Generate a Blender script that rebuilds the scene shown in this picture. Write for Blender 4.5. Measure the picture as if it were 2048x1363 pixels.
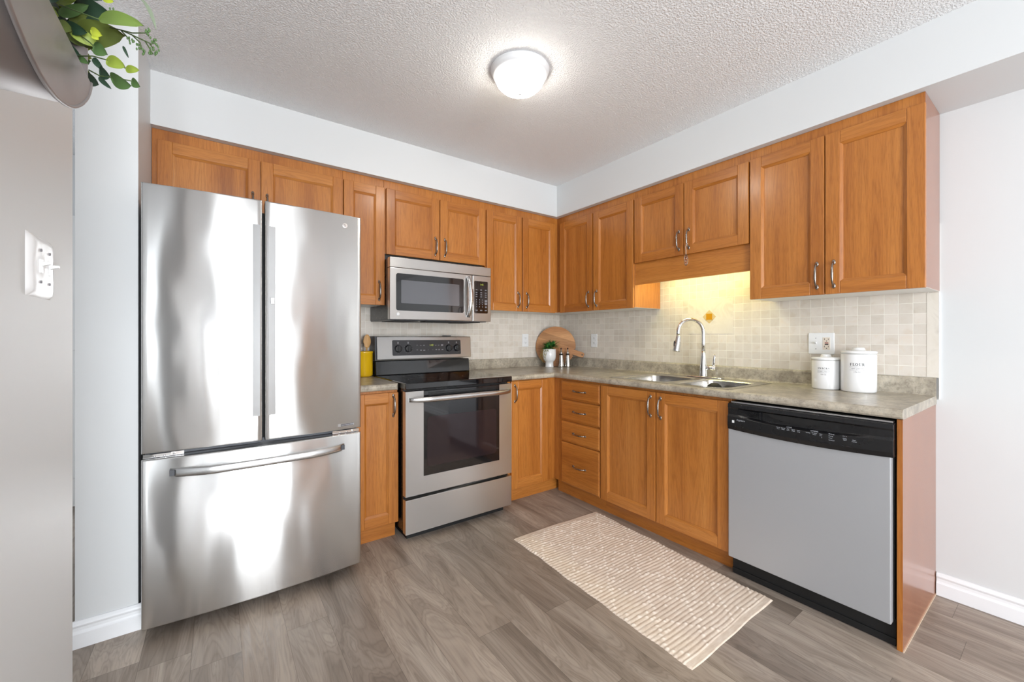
import bpy, bmesh, math, random
from mathutils import Vector, Matrix
random.seed(7)
C = bpy.context.scene.collection
for o in list(bpy.data.objects): bpy.data.objects.remove(o)
PI = math.pi
# ------------------------------------------------------------------ camera
cam = bpy.data.cameras.new('camera'); camo = bpy.data.objects.new('camera', cam); C.objects.link(camo)
camo.location = (-2.7186, -2.9766, 1.1963)
camo.rotation_euler = (PI/2, 0, -0.62434)
cam.sensor_fit = 'HORIZONTAL'; cam.sensor_width = 36
cam.lens = 815.436/2048*36
cam.shift_y = (673.05-681.5)/2048
cam.clip_start = 0.02
bpy.context.scene.camera = camo
# ------------------------------------------------------------------ view, world, daylight, added fill
sc = bpy.context.scene
sc.view_settings.view_transform = 'Standard'; sc.view_settings.look = 'None'
sc.view_settings.exposure = 0.05; sc.view_settings.gamma = 1; sc.view_settings.use_curve_mapping = False
w = bpy.data.worlds.new('world'); sc.world = w; w.use_nodes = True
w.node_tree.nodes['Background'].inputs[0].default_value = (0.85, 0.92, 1, 1)
w.node_tree.nodes['Background'].inputs[1].default_value = 1.5

def area(name, loc, rot, sx, sy, power, col):
    l = bpy.data.lights.new(name, 'AREA'); l.shape = 'RECTANGLE'; l.size = sx; l.size_y = sy
    l.energy = power; l.color = col
    o = bpy.data.objects.new(name, l); C.objects.link(o); o.location = loc; o.rotation_euler = rot; return o
REAR = -6.4
area('daylight_patio_window', (-2.37, REAR-0.16, 1.22), (PI/2+0.22, 0, 0), 1.45, 2.3, 235, (0.92, 0.962, 1.0))
area('added_hall_fill', (-4.46, -5.05, 1.3), (0, -PI/2-0.6, 0), 1.5, 1.6, 56, (0.90, 0.955, 1.0))  # added fill from out of view, lifts the soffit and right-hand cabinets

# ------------------------------------------------------------------ helpers
def lin(c):
    c = c/255.0
    return c/12.92 if c <= 0.04045 else ((c+0.055)/1.055)**2.4
def S(r, g, b): return (lin(r), lin(g), lin(b), 1)

class NT:
    def __init__(s, name):
        s.m = bpy.data.materials.new(name); s.m.use_nodes = True; s.t = s.m.node_tree
        s.p = s.t.nodes['Principled BSDF']
    def n(s, typ, **kw):
        x = s.t.nodes.new(typ)
        for k, v in kw.items():
            if k.startswith('i_'): x.inputs[k[2:].replace('_', ' ')].default_value = v
            else: setattr(x, k, v)
        return x
    def l(s, a, b): s.t.links.new(a, b)
    def math(s, op, a, b=None, c=None):
        x = s.t.nodes.new('ShaderNodeMath'); x.operation = op
        for i, v in enumerate((a, b, c)):
            if v is None: continue
            if isinstance(v, (int, float)): x.inputs[i].default_value = v
            else: s.l(v, x.inputs[i])
        return x.outputs[0]
    def ramp(s, fac, stops):
        x = s.t.nodes.new('ShaderNodeValToRGB'); e = x.color_ramp.elements
        while len(e) < len(stops): e.new(0.5)
        for i, (p, c) in enumerate(stops): e[i].position = p; e[i].color = c
        s.l(fac, x.inputs[0]); return x.outputs[0]
    def mix(s, fac, a, b, mode='MIX'):
        x = s.t.nodes.new('ShaderNodeMix'); x.data_type = 'RGBA'; x.blend_type = mode
        for sock, v in ((x.inputs[0], fac), (x.inputs[6], a), (x.inputs[7], b)):
            if isinstance(v, (int, float)): sock.default_value = v
            elif isinstance(v, tuple): sock.default_value = v
            else: s.l(v, sock)
        return x.outputs[2]
    def bump(s, h, strength, dist):
        b = s.n('ShaderNodeBump'); b.inputs['Strength'].default_value = strength; b.inputs['Distance'].default_value = dist
        s.l(h, b.inputs['Height']); s.l(b.outputs[0], s.p.inputs['Normal']); return b
    def coords(s, kind='Object', scale=(1, 1, 1), rnd=0.0):
        t = s.n('ShaderNodeTexCoord'); src = t.outputs[kind]
        if rnd:
            oi = s.n('ShaderNodeObjectInfo'); mu = s.math('MULTIPLY', oi.outputs['Random'], rnd)
            ad = s.n('ShaderNodeVectorMath', operation='ADD'); s.l(src, ad.inputs[0]); s.l(mu, ad.inputs[1]); src = ad.outputs[0]
        mp = s.n('ShaderNodeMapping'); mp.inputs['Scale'].default_value = scale; s.l(src, mp.inputs[0]); return mp.outputs[0]

def plain(name, col, rough=0.5, metal=0.0, spec=0.5, coat=0.0, emit=None, es=0.0, trans=0.0, alpha=1):
    t = NT(name); p = t.p
    p.inputs['Base Color'].default_value = col; p.inputs['Roughness'].default_value = rough
    p.inputs['Metallic'].default_value = metal; p.inputs['Specular IOR Level'].default_value = spec
    p.inputs['Coat Weight'].default_value = coat; p.inputs['Coat Roughness'].default_value = 0.08
    p.inputs['Transmission Weight'].default_value = trans
    if emit: p.inputs['Emission Color'].default_value = emit; p.inputs['Emission Strength'].default_value = es
    n = t.n('ShaderNodeTexNoise'); n.inputs['Scale'].default_value = 35; n.inputs['Detail'].default_value = 2
    t.l(t.coords(), n.inputs['Vector'])
    r = t.math('MULTIPLY_ADD', n.outputs[0], rough*0.2, rough*0.9); t.l(r, p.inputs['Roughness'])
    return t.m

def oak(name, axis, c1, c2, c3, rough=0.33, rnd=9.0, coat=0.25):
    t = NT(name)
    st = {'v': (1, 1, 0.05), 'h': (0.05, 1, 1), 'd': (1, 0.05, 1)}[axis]
    v = t.coords('Object', st, rnd)
    big = t.n('ShaderNodeTexNoise'); big.inputs['Scale'].default_value = 9; big.inputs['Detail'].default_value = 3
    big.inputs['Distortion'].default_value = 0.5; t.l(v, big.inputs['Vector'])
    rings = t.math('FRACT', t.math('MULTIPLY', big.outputs[0], 17.0))
    rings = t.math('PINGPONG', rings, 0.5)
    fine = t.n('ShaderNodeTexNoise'); fine.inputs['Scale'].default_value = 420; fine.inputs['Detail'].default_value = 2
    t.l(v, fine.inputs['Vector'])
    col = t.ramp(big.outputs[0], [(0.25, c2), (0.5, c1), (0.78, c3)])
    gr = t.ramp(rings, [(0.0, (0.80, 0.76, 0.70, 1)), (0.3, (1, 1, 1, 1))])
    fr = t.ramp(fine.outputs[0], [(0.34, (0.80, 0.74, 0.66, 1)), (0.52, (1, 1, 1, 1))])
    col = t.mix(0.75, col, gr, 'MULTIPLY'); col = t.mix(0.8, col, fr, 'MULTIPLY')
    t.l(col, t.p.inputs['Base Color'])
    t.p.inputs['Roughness'].default_value = rough
    t.p.inputs['Coat Weight'].default_value = coat; t.p.inputs['Coat Roughness'].default_value = 0.18
    t.bump(fine.outputs[0], 0.12, 0.0006)
    return t.m

K1, K2, K3 = S(181, 113, 47), S(157, 92, 35), S(194, 128, 60)
OV = oak('oak_vertical_grain', 'v', K1, K2, K3)
OH = oak('oak_horizontal_grain', 'h', K1, K2, K3)
OD = oak('oak_depth_grain', 'd', K1, K2, K3)
LAM = oak('oak_laminate_side', 'v', S(150, 90, 56), S(138, 80, 48), S(160, 99, 64), rough=0.25, coat=0.35)
def board_mat():
    m_ = oak('acacia_board', 'h', S(196, 146, 100), S(176, 122, 78), S(212, 166, 120), rough=0.5, coat=0)
    nt = m_.node_tree; p = nt.nodes['Principled BSDF']; src = p.inputs['Base Color'].links[0].from_socket
    tc = nt.nodes.new('ShaderNodeTexCoord'); mp = nt.nodes.new('ShaderNodeMapping'); mp.inputs['Rotation'].default_value = (0, math.radians(-17.5), 0)
    nt.links.new(tc.outputs['Object'], mp.inputs[0]); sp = nt.nodes.new('ShaderNodeSeparateXYZ'); nt.links.new(mp.outputs[0], sp.inputs[0])
    d = nt.nodes.new('ShaderNodeMath'); d.operation = 'MULTIPLY_ADD'; d.inputs[1].default_value = 17; d.inputs[2].default_value = 0.45; nt.links.new(sp.outputs[2], d.inputs[0])
    f = nt.nodes.new('ShaderNodeMath'); f.operation = 'FLOOR'; nt.links.new(d.outputs[0], f.inputs[0])
    wn = nt.nodes.new('ShaderNodeTexWhiteNoise'); wn.noise_dimensions = '1D'; nt.links.new(f.outputs[0], wn.inputs['W'])
    r = nt.nodes.new('ShaderNodeValToRGB'); r.color_ramp.elements[0].color = (0.72, 0.66, 0.60, 1); r.color_ramp.elements[1].color = (1.15, 1.12, 1.08, 1); nt.links.new(wn.outputs['Value'], r.inputs[0])
    mx = nt.nodes.new('ShaderNodeMix'); mx.data_type = 'RGBA'; mx.blend_type = 'MULTIPLY'; mx.inputs[0].default_value = 1
    nt.links.new(src, mx.inputs[6]); nt.links.new(r.outputs[0], mx.inputs[7]); nt.links.new(mx.outputs[2], p.inputs['Base Color'])
    return m_
BOARD = board_mat()
SPOON = oak('beech_spoon', 'v', S(208, 160, 100), S(196, 146, 88), S(218, 174, 118), rough=0.55, coat=0)

def paint(name, col, rough=0.55, bumps=None):
    t = NT(name); t.p.inputs['Base Color'].default_value = col; t.p.inputs['Roughness'].default_value = rough
    n = t.n('ShaderNodeTexNoise'); t.l(t.coords(), n.inputs['Vector'])
    if bumps:
        n.inputs['Scale'].default_value = bumps[0]; n.inputs['Detail'].default_value = 3; n.inputs['Roughness'].default_value = 0.55
        h = t.ramp(n.outputs[0], [(0.42, (0, 0, 0, 1)), (0.62, (1, 1, 1, 1))])
        t.bump(h, bumps[1], bumps[2])
    else:
        n.inputs['Scale'].default_value = 160; t.bump(n.outputs[0], 0.05, 0.001)
    return t.m
WALL = paint('white_wall_paint', S(216, 217.5, 218), 0.45)
TRIMP = paint('white_trim_paint', S(240, 241, 243), 0.3)
CEIL = paint('stippled_ceiling', S(250, 250, 251), 0.85, (125, 0.85, 0.004))
WHITE_LAM = paint('white_melamine', S(232, 230, 226), 0.4)
DOORP = paint('white_door_paint', S(235, 235, 233), 0.35)

def steel(name, base=(0.60, 0.595, 0.585, 1), rough=0.24, aniso=0.75, wav=0.0, brush=True, rot=0.0, streak=0.0):
    t = NT(name); p = t.p
    p.inputs['Base Color'].default_value = base; p.inputs['Metallic'].default_value = 1
    p.inputs['Roughness'].default_value = rough; p.inputs['Anisotropic'].default_value = aniso
    p.inputs['Anisotropic Rotation'].default_value = rot
    tg = t.n('ShaderNodeTangent', direction_type='RADIAL', axis='Z'); t.l(tg.outputs[0], p.inputs['Tangent'])
    b = t.n('ShaderNodeTexNoise'); b.inputs['Scale'].default_value = 260; b.inputs['Detail'].default_value = 2
    t.l(t.coords('Object', (0.012, 0.012, 1)), b.inputs['Vector'])
    r = t.math('MULTIPLY_ADD', b.outputs[0], 0.06, rough-0.03)
    if brush: t.l(r, p.inputs['Roughness'])
    if wav:
        nz = t.n('ShaderNodeTexNoise'); nz.inputs['Scale'].default_value = 3.4; nz.inputs['Detail'].default_value = 0.8
        t.l(t.coords('Object', (1.7, 1.7, 0.75), 5.0), nz.inputs['Vector'])
        first = t.bump(nz.outputs[0], 1.0, wav)
        if streak:
            b2 = t.n('ShaderNodeTexNoise'); b2.inputs['Scale'].default_value = 1500; b2.inputs['Detail'].default_value = 0
            t.l(t.coords('Object', (0.004, 0.004, 1)), b2.inputs['Vector'])
            sec = t.bump(b2.outputs[0], 1.0, streak); t.l(first.outputs[0], sec.inputs['Normal'])
    return t.m
STEEL = steel('brushed_stainless', (0.66, 0.645, 0.63, 1), 0.36, 0.9, rot=0.25)
FRIDGE = steel('fridge_stainless', (0.70, 0.695, 0.685, 1), 0.25, 1.0, wav=0.0075, brush=False, rot=0.25)
HANDLE = steel('satin_stainless_handle', (0.62, 0.62, 0.62, 1), 0.28, 0.3)
GRIP = plain('satin_grip', (0.50, 0.50, 0.50, 1), 0.34, 1)
SINK = steel('sink_steel', (0.58, 0.56, 0.53, 1), 0.24, 0.4)
CHROME = plain('chrome', (0.80, 0.80, 0.80, 1), 0.06, 1)
PEWTER = plain('antique_pewter', (0.30, 0.27, 0.245, 1), 0.27, 1)
SHAKER = plain('shaker_metal', (0.62, 0.60, 0.57, 1), 0.18, 1)
DWF = plain('silver_painted_panel', S(176, 177, 180), 0.42, 0.35)
BLK = plain('black_plastic', S(22, 22, 24), 0.28)
BLKG = plain('black_gloss_glass', (0.006, 0.006, 0.007, 1), 0.04, 0, 0.5, 0.4)
BLKM = plain('black_matte', S(14, 14, 15), 0.6)
GREYP = plain('dark_grey_body', S(60, 62, 68), 0.35)
OVENIN = plain('oven_window_tint', (0.030, 0.020, 0.022, 1), 0.06, 0.3, 0.6)
MICIN = plain('microwave_window_mesh', (0.13, 0.13, 0.14, 1), 0.1, 0.5, 0.6)
WPL = plain('white_plastic', S(236, 237, 238), 0.22)
IVORY = plain('outlet_face_ivory', S(226, 214, 200), 0.35)
CER = plain('white_ceramic', S(238, 238, 238), 0.12, coat=0.5)
YEL = plain('yellow_ceramic', S(226, 180, 24), 0.16, coat=0.4)
TXTD = plain('dark_print', S(50, 50, 54), 0.6)
TXTL = plain('light_print', S(196, 200, 208), 0.5)
TXTG = plain('grey_print', S(128, 126, 130), 0.5)
GREEN = plain('green_clock_digits', (0, 0, 0, 1), 0.5, emit=(0.62, 0.72, 0.08, 1), es=0.9)
REDP = plain('red_button', S(150, 72, 60), 0.4)
HOLE = plain('socket_slot_dark', S(46, 42, 40), 0.6)
GALV = plain('galvanised_metal', (0.33, 0.305, 0.30, 1), 0.42, 0.8)
GOLD = plain('amber_tile', S(196, 140, 30), 0.25)
SPONGE = plain('sponge_yellow', S(214, 176, 80), 0.9)
RED = plain('red_bead', S(120, 50, 48), 0.3)
CAULK = plain('cream_caulk', S(214, 190, 166), 0.6)
LEAF = {'lt': plain('leaf_light', S(112, 136, 62), 0.5), 'dk': plain('leaf_dark', S(38, 62, 44), 0.5),
        'ol': plain('leaf_olive', S(92, 104, 44), 0.5), 'md': plain('leaf_mid', S(80, 110, 60), 0.5),
        'yg': plain('leaf_yellow_green', S(138, 156, 58), 0.5), 'yl': plain('leaf_lime', S(184, 196, 62), 0.5),
        'gg': plain('leaf_grey_green', S(126, 138, 116), 0.5)}
STEM = plain('stem_green', S(74, 92, 48), 0.6)
SUCC = plain('succulent_green', S(84, 148, 60), 0.45)
SUCC2 = plain('succulent_dark', S(48, 102, 50), 0.45)

def tile_mat():
    t = NT('marble_mosaic_tile')
    v = t.coords('Object')
    br = t.n('ShaderNodeTexBrick'); br.offset = 0; br.squash = 1
    br.inputs['Scale'].default_value = 1; br.inputs['Mortar Size'].default_value = 0.0013; br.inputs['Mortar Smooth'].default_value = 0.3
    br.inputs['Brick Width'].default_value = 0.0522; br.inputs['Row Height'].default_value = 0.0503; br.inputs['Bias'].default_value = 0
    br.inputs['Color1'].default_value = S(226, 218, 208); br.inputs['Color2'].default_value = S(212, 204, 193); br.inputs['Mortar'].default_value = S(236, 230, 218)
    t.l(v, br.inputs['Vector'])
    n = t.n('ShaderNodeTexNoise'); n.inputs['Scale'].default_value = 17; n.inputs['Detail'].default_value = 6; n.inputs['Distortion'].default_value = 0.7
    sp = t.n('ShaderNodeSeparateXYZ'); t.l(v, sp.inputs[0]); cb = t.n('ShaderNodeCombineXYZ')
    t.l(t.math('FLOOR', t.math('DIVIDE', sp.outputs[0], 0.0522)), cb.inputs[0]); t.l(t.math('FLOOR', t.math('DIVIDE', sp.outputs[1], 0.0503)), cb.inputs[1])
    wn = t.n('ShaderNodeTexWhiteNoise', noise_dimensions='3D'); t.l(cb.outputs[0], wn.inputs['Vector'])
    sc_ = t.n('ShaderNodeVectorMath', operation='SCALE'); t.l(wn.outputs['Color'], sc_.inputs[0]); sc_.inputs['Scale'].default_value = 0.35
    ad = t.n('ShaderNodeVectorMath', operation='ADD'); t.l(v, ad.inputs[0]); t.l(sc_.outputs[0], ad.inputs[1]); t.l(ad.outputs[0], n.inputs['Vector'])
    vein = t.ramp(n.outputs[0], [(0.30, (0.90, 0.86, 0.81, 1)), (0.44, (0.97, 0.96, 0.95, 1)), (0.56, (1, 1, 1, 1)), (0.74, (0.98, 0.93, 0.87, 1))])
    c = t.mix(0.8, br.outputs['Color'], vein, 'MULTIPLY')
    c = t.mix(br.outputs['Fac'], c, S(240, 236, 226))
    t.l(c, t.p.inputs['Base Color']); t.p.inputs['Roughness'].default_value = 0.35
    inv = t.math('SUBTRACT', 1.0, br.outputs['Fac']); t.bump(inv, 0.5, 0.0012)
    return t.m
TILE = tile_mat()
def marble():
    t = NT('plain_marble'); n = t.n('ShaderNodeTexNoise'); n.inputs['Scale'].default_value = 9; n.inputs['Detail'].default_value = 6; n.inputs['Distortion'].default_value = 1.5
    t.l(t.coords(), n.inputs['Vector'])
    t.l(t.ramp(n.outputs[0], [(0.3, S(212, 204, 193)), (0.5, S(226, 219, 208)), (0.75, S(218, 209, 196))]), t.p.inputs['Base Color'])
    t.p.inputs['Roughness'].default_value = 0.3; return t.m
MARBLE = marble()
DIAM = plain('tan_marble_chip', S(206, 182, 134), 0.35)

def counter_mat():
    t = NT('grey_beige_laminate'); v = t.coords('Object')
    a = t.n('ShaderNodeTexNoise'); a.inputs['Scale'].default_value = 9; a.inputs['Detail'].default_value = 8; a.inputs['Roughness'].default_value = 0.68; a.inputs['Distortion'].default_value = 0.8
    b = t.n('ShaderNodeTexNoise'); b.inputs['Scale'].default_value = 70; b.inputs['Detail'].default_value = 5; b.inputs['Roughness'].default_value = 0.7
    t.l(v, a.inputs['Vector']); t.l(v, b.inputs['Vector'])
    c = t.ramp(a.outputs[0], [(0.33, S(136, 128, 115)), (0.46, S(164, 155, 140)), (0.56, S(182, 173, 157)), (0.70, S(200, 192, 176))])
    d = t.ramp(b.outputs[0], [(0.36, (0.66, 0.64, 0.62, 1)), (0.5, (1, 1, 1, 1)), (0.66, (1.16, 1.14, 1.1, 1))])
    t.l(t.mix(0.75, c, d, 'MULTIPLY'), t.p.inputs['Base Color'])
    t.p.inputs['Roughness'].default_value = 0.30; t.p.inputs['Specular IOR Level'].default_value = 0.55
    return t.m
COUNTER = counter_mat()

def floor_mat():
    t = NT('grey_oak_vinyl_plank')
    tc = t.n('ShaderNodeTexCoord'); sp = t.n('ShaderNodeSeparateXYZ'); t.l(tc.outputs['Object'], sp.inputs[0])
    X, Y = sp.outputs[0], sp.outputs[1]
    W, Ln = 0.154, 1.22
    u = t.math('DIVIDE', t.math('ADD', X, 2.646), W); iu = t.math('FLOOR', u); fu = t.math('SUBTRACT', u, iu)
    wn = t.n('ShaderNodeTexWhiteNoise', noise_dimensions='1D'); t.l(iu, wn.inputs['W'])
    v = t.math('ADD', t.math('DIVIDE', t.math('ADD', Y, 0.917), Ln), t.math('MULTIPLY', wn.outputs['Value'], 1.0))
    iv = t.math('FLOOR', v); fv = t.math('SUBTRACT', v, iv)
    cb = t.n('ShaderNodeCombineXYZ'); t.l(iu, cb.inputs[0]); t.l(iv, cb.inputs[1])
    w2 = t.n('ShaderNodeTexWhiteNoise', noise_dimensions='2D'); t.l(cb.outputs[0], w2.inputs['Vector'])
    rnd = w2.outputs['Value']
    cc = t.n('ShaderNodeCombineXYZ'); t.l(X, cc.inputs[0]); t.l(t.math('MULTIPLY', Y, 0.16), cc.inputs[1]); t.l(t.math('MULTIPLY', rnd, 37.0), cc.inputs[2])
    g = t.n('ShaderNodeTexNoise'); g.inputs['Scale'].default_value = 8.5; g.inputs['Detail'].default_value = 3; g.inputs['Distortion'].default_value = 1.1; t.l(cc.outputs[0], g.inputs['Vector'])
    rg = t.math('PINGPONG', t.math('FRACT', t.math('MULTIPLY', g.outputs[0], 15.0)), 0.5)
    cf = t.n('ShaderNodeCombineXYZ'); t.l(X, cf.inputs[0]); t.l(t.math('MULTIPLY', Y, 0.04), cf.inputs[1]); t.l(t.math('MULTIPLY', rnd, 11.0), cf.inputs[2])
    f = t.n('ShaderNodeTexNoise'); f.inputs['Scale'].default_value = 130; f.inputs['Detail'].default_value = 3; t.l(cf.outputs[0], f.inputs['Vector'])
    kn = t.n('ShaderNodeTexVoronoi'); kn.inputs['Scale'].default_value = 3.2
    ck = t.n('ShaderNodeCombineXYZ'); t.l(X, ck.inputs[0]); t.l(t.math('MULTIPLY', Y, 0.45), ck.inputs[1]); t.l(t.math('MULTIPLY', rnd, 5.0), ck.inputs[2]); t.l(ck.outputs[0], kn.inputs['Vector'])
    base = t.ramp(g.outputs[0], [(0.3, S(124, 112, 101)), (0.5, S(152, 139, 127)), (0.7, S(170, 158, 146))])
    tone = t.ramp(rnd, [(0.0, (0.80, 0.79, 0.79, 1)), (0.5, (0.98, 0.98, 0.98, 1)), (1.0, (1.14, 1.13, 1.12, 1))])
    base = t.mix(1.0, base, tone, 'MULTIPLY')
    base = t.mix(0.6, base, t.ramp(rg, [(0.0, (0.76, 0.74, 0.72, 1)), (0.22, (1, 1, 1, 1)), (0.45, (1.12, 1.11, 1.10, 1))]), 'MULTIPLY')
    base = t.mix(0.5, base, t.ramp(f.outputs[0], [(0.32, (0.74, 0.72, 0.70, 1)), (0.5, (1, 1, 1, 1)), (0.7, (1.08, 1.08, 1.07, 1))]), 'MULTIPLY')
    base = t.mix(t.ramp(kn.outputs['Distance'], [(0.02, (1, 1, 1, 1)), (0.055, (0, 0, 0, 1))]), base, S(62, 52, 45))
    e1 = t.math('LESS_THAN', t.math('MULTIPLY', t.math('MINIMUM', fu, t.math('SUBTRACT', 1.0, fu)), W), 0.0008)
    e2 = t.math('LESS_THAN', t.math('MULTIPLY', t.math('MINIMUM', fv, t.math('SUBTRACT', 1.0, fv)), Ln), 0.0009)
    e = t.math('MAXIMUM', e1, e2)
    base = t.mix(t.math('MULTIPLY', e, 0.55), base, S(70, 60, 52))
    t.l(base, t.p.inputs['Base Color']); t.p.inputs['Roughness'].default_value = 0.42
    t.l(t.math('MULTIPLY_ADD', f.outputs[0], 0.15, 0.36), t.p.inputs['Roughness'])
    t.bump(t.math('SUBTRACT', f.outputs[0], t.math('MULTIPLY', e, 1.5)), 0.12, 0.001)
    return t.m
FLOOR = floor_mat()

class MB:
    def __init__(s): s.v = []; s.f = []; s.m = []; s.sm = []
    def add(s, vs, fs, mi=0, smooth=False):
        b = len(s.v); s.v += [tuple(x) for x in vs]
        for f in fs: s.f.append([b+i for i in f]); s.m.append(mi); s.sm.append(smooth)
        return s
    def box(s, x0, x1, y0, y1, z0, z1, mi=0):
        v = [(x0, y0, z0), (x1, y0, z0), (x1, y1, z0), (x0, y1, z0), (x0, y0, z1), (x1, y0, z1), (x1, y1, z1), (x0, y1, z1)]
        return s.add(v, [(0, 3, 2, 1), (4, 5, 6, 7), (0, 1, 5, 4), (1, 2, 6, 5), (2, 3, 7, 6), (3, 0, 4, 7)], mi)
    def loft(s, rings, mi=0, smooth=True, closed=True, cap=(False, False)):
        n = len(rings[0]); b = []
        for r in rings: b += list(r)
        fs = []
        for i in range(len(rings)-1):
            for j in range(n if closed else n-1):
                k = (j+1) % n
                fs.append((i*n+j, i*n+k, (i+1)*n+k, (i+1)*n+j))
        s.add(b, fs, mi, smooth)
        off = len(s.v)-len(b)
        if cap[0]: s.f.append([off+j for j in reversed(range(n))]); s.m.append(mi); s.sm.append(False)
        if cap[1]: s.f.append([off+(len(rings)-1)*n+j for j in range(n)]); s.m.append(mi); s.sm.append(False)
        return s
    def lathe(s, prof, c=(0, 0, 0), n=40, mi=0, axis='z', cap=(True, True), flute=0):
        rings = []
        for (r, z) in prof:
            R = []
            for j in range(n):
                a = 2*PI*j/n; rr = r*(1+(flute if j % 2 else 0))
                p = (rr*math.cos(a), rr*math.sin(a), z)
                if axis == 'y': p = (p[0], z, -p[1])
                if axis == 'x': p = (z, p[0], p[1])
                R.append((c[0]+p[0], c[1]+p[1], c[2]+p[2]))
            rings.append(R)
        return s.loft(rings, mi, True, True, cap)
    def tube(s, pts, rad, n=12, mi=0, flat=1.0):
        P = [Vector(p) for p in pts]; rs = rad if isinstance(rad, (list, tuple)) else [rad]*len(P); rings = []
        T0 = (P[1]-P[0]).normalized(); up = Vector((0, 0, 1)) if abs(T0.z) < 0.9 else Vector((1, 0, 0))
        N = (up-T0*up.dot(T0)).normalized()
        for i, p in enumerate(P):
            T = (P[min(i+1, len(P)-1)]-P[max(i-1, 0)]).normalized()
            N = (N-T*N.dot(T)).normalized(); B = T.cross(N)
            rings.append([tuple(p+N*rs[i]*math.cos(2*PI*j/n)+B*rs[i]*flat*math.sin(2*PI*j/n)) for j in range(n)])
        return s.loft(rings, mi, True, True, (True, True))
    def prism(s, poly, axis, a0, a1, mi=0):
        def P(u, v, a):
            return {'x': (a, u, v), 'y': (u, a, v), 'z': (u, v, a)}[axis]
        n = len(poly); vs = [P(u, v, a0) for u, v in poly]+[P(u, v, a1) for u, v in poly]
        fs = [tuple(range(n)), tuple(reversed(range(n, 2*n)))]+[(i, i+n, (i+1) % n+n, (i+1) % n) for i in range(n)]
        return s.add(vs, fs, mi)
    def ball(s, c, r, mi=0, n=12, sc=(1, 1, 1)):
        pr = [(max(1e-4, r*math.sin(PI*i/8)), -r*math.cos(PI*i/8)) for i in range(9)]
        b = len(s.v); s.lathe(pr, (0, 0, 0), n, mi)
        for i in range(b, len(s.v)):
            x, y, z = s.v[i]; s.v[i] = (c[0]+x*sc[0], c[1]+y*sc[1], c[2]+z*sc[2])
        return s
    def build(s, name, mats, parent=None, loc=(0, 0, 0), rotz=0, bevel=0, seg=2, normals=True):
        me = bpy.data.meshes.new(name); me.from_pydata(s.v, [], s.f)
        if not isinstance(mats, (list, tuple)): mats = [mats]
        for m in mats: me.materials.append(m)
        me.polygons.foreach_set('material_index', s.m); me.polygons.foreach_set('use_smooth', s.sm)
        if normals:
            bm = bmesh.new(); bm.from_mesh(me); bmesh.ops.recalc_face_normals(bm, faces=bm.faces); bm.to_mesh(me); bm.free()
        o = bpy.data.objects.new(name, me); C.objects.link(o)
        o.location = loc; o.rotation_euler = (0, 0, rotz)
        if parent: o.parent = parent
        if bevel:
            md = o.modifiers.new('bevel', 'BEVEL'); md.width = bevel; md.segments = seg; md.limit_method = 'ANGLE'; md.angle_limit = 0.6
            md.harden_normals = False
        return o

def thing(name, label, cat, loc=(0, 0, 0), rotz=0, group=None):
    o = bpy.data.objects.new(name, None); C.objects.link(o); o.empty_display_size = 0.05
    o.location = loc; o.rotation_euler = (0, 0, rotz); o['label'] = label; o['category'] = cat
    if group: o['group'] = group
    return o
def tag(o, label, cat, group=None):
    o['label'] = label; o['category'] = cat
    if group: o['group'] = group
    return o
def struct(o): o['kind'] = 'structure'; return o
def rrect(x0, x1, z0, z1, r, n=5):
    pts = []
    for cx, cz, a0 in ((x1-r, z1-r, 0), (x0+r, z1-r, PI/2), (x0+r, z0+r, PI), (x1-r, z0+r, 3*PI/2)):
        for i in range(n+1):
            a = a0+PI/2*i/n; pts.append((cx+r*math.cos(a), cz+r*math.sin(a)))
    return pts
def text_mesh(items, name, mat, parent, place, bold=0.0):
    """items: (string, x, z, cap height, align); place maps local (x, z) to a 3D point on the surface"""
    vs, fs = [], []
    for s_, x, z, h, al in items:
        cu = bpy.data.curves.new('t', 'FONT'); cu.body = s_; cu.size = h/0.70; cu.align_x = al; cu.resolution_u = 2; cu.offset = bold
        ob = bpy.data.objects.new('t', cu); C.objects.link(ob)
        me = bpy.data.meshes.new_from_object(ob)
        b = len(vs)
        for v in me.vertices: vs.append(place(x+v.co.x, z+v.co.y))
        for p in me.polygons: fs.append([b+i for i in p.vertices])
        bpy.data.objects.remove(ob); bpy.data.curves.remove(cu); bpy.data.meshes.remove(me)
    m = MB(); m.add(vs, fs); return m.build(name, mat, parent, normals=False)

# ------------------------------------------------------------------ the room
ZC, ZS, DS = 2.489, 2.227, 0.3536
XL, YST = -2.985, -0.721
def bx(name, a, m): return struct(MB().box(*a).build(name, m))
bx('floor', (-4.5, 0.12, REAR-0.1, 1.4, -0.06, 0), FLOOR)
bx('ceiling', (-4.5, 0.12, REAR-0.1, 1.4, ZC, ZC+0.06), CEIL)
bx('wall_back', (XL-0.001, 0.0, 0.0, 0.1, 0, ZC), WALL)
bx('wall_right', (0.0, 0.1, REAR, 0.1, 0, ZC), WALL)
bx('wall_alcove', (-3.166, XL, YST, 0.1, 0, ZC), WALL)
bx('wall_left', (-3.12, -3.0, -2.75, -1.578, 0, ZC), WALL)
m = MB(); m.box(-4.4, -4.3, REAR, -5.95, 0, ZC).box(-4.4, -4.3, -4.15, 1.3, 0, ZC).box(-4.4, -4.3, -5.95, -4.15, 0, 0.5).box(-4.4, -4.3, -5.95, -4.15, 2.4, ZC)
struct(m.build('wall_hall', WALL))
bx('wall_hall_end', (-4.3, -3.166, 1.2, 1.3, 0, ZC), WALL)
m = MB(); m.box(-4.4, -3.1, REAR-0.1, REAR, 0, ZC).box(-1.64, 0.1, REAR-0.1, REAR, 0, ZC).box(-3.1, -1.64, REAR-0.1, REAR, 2.40, ZC).box(-3.1, -1.64, REAR-0.1, REAR, 0, 0.05)
struct(m.build('wall_rear', WALL))
m = MB()
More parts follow.
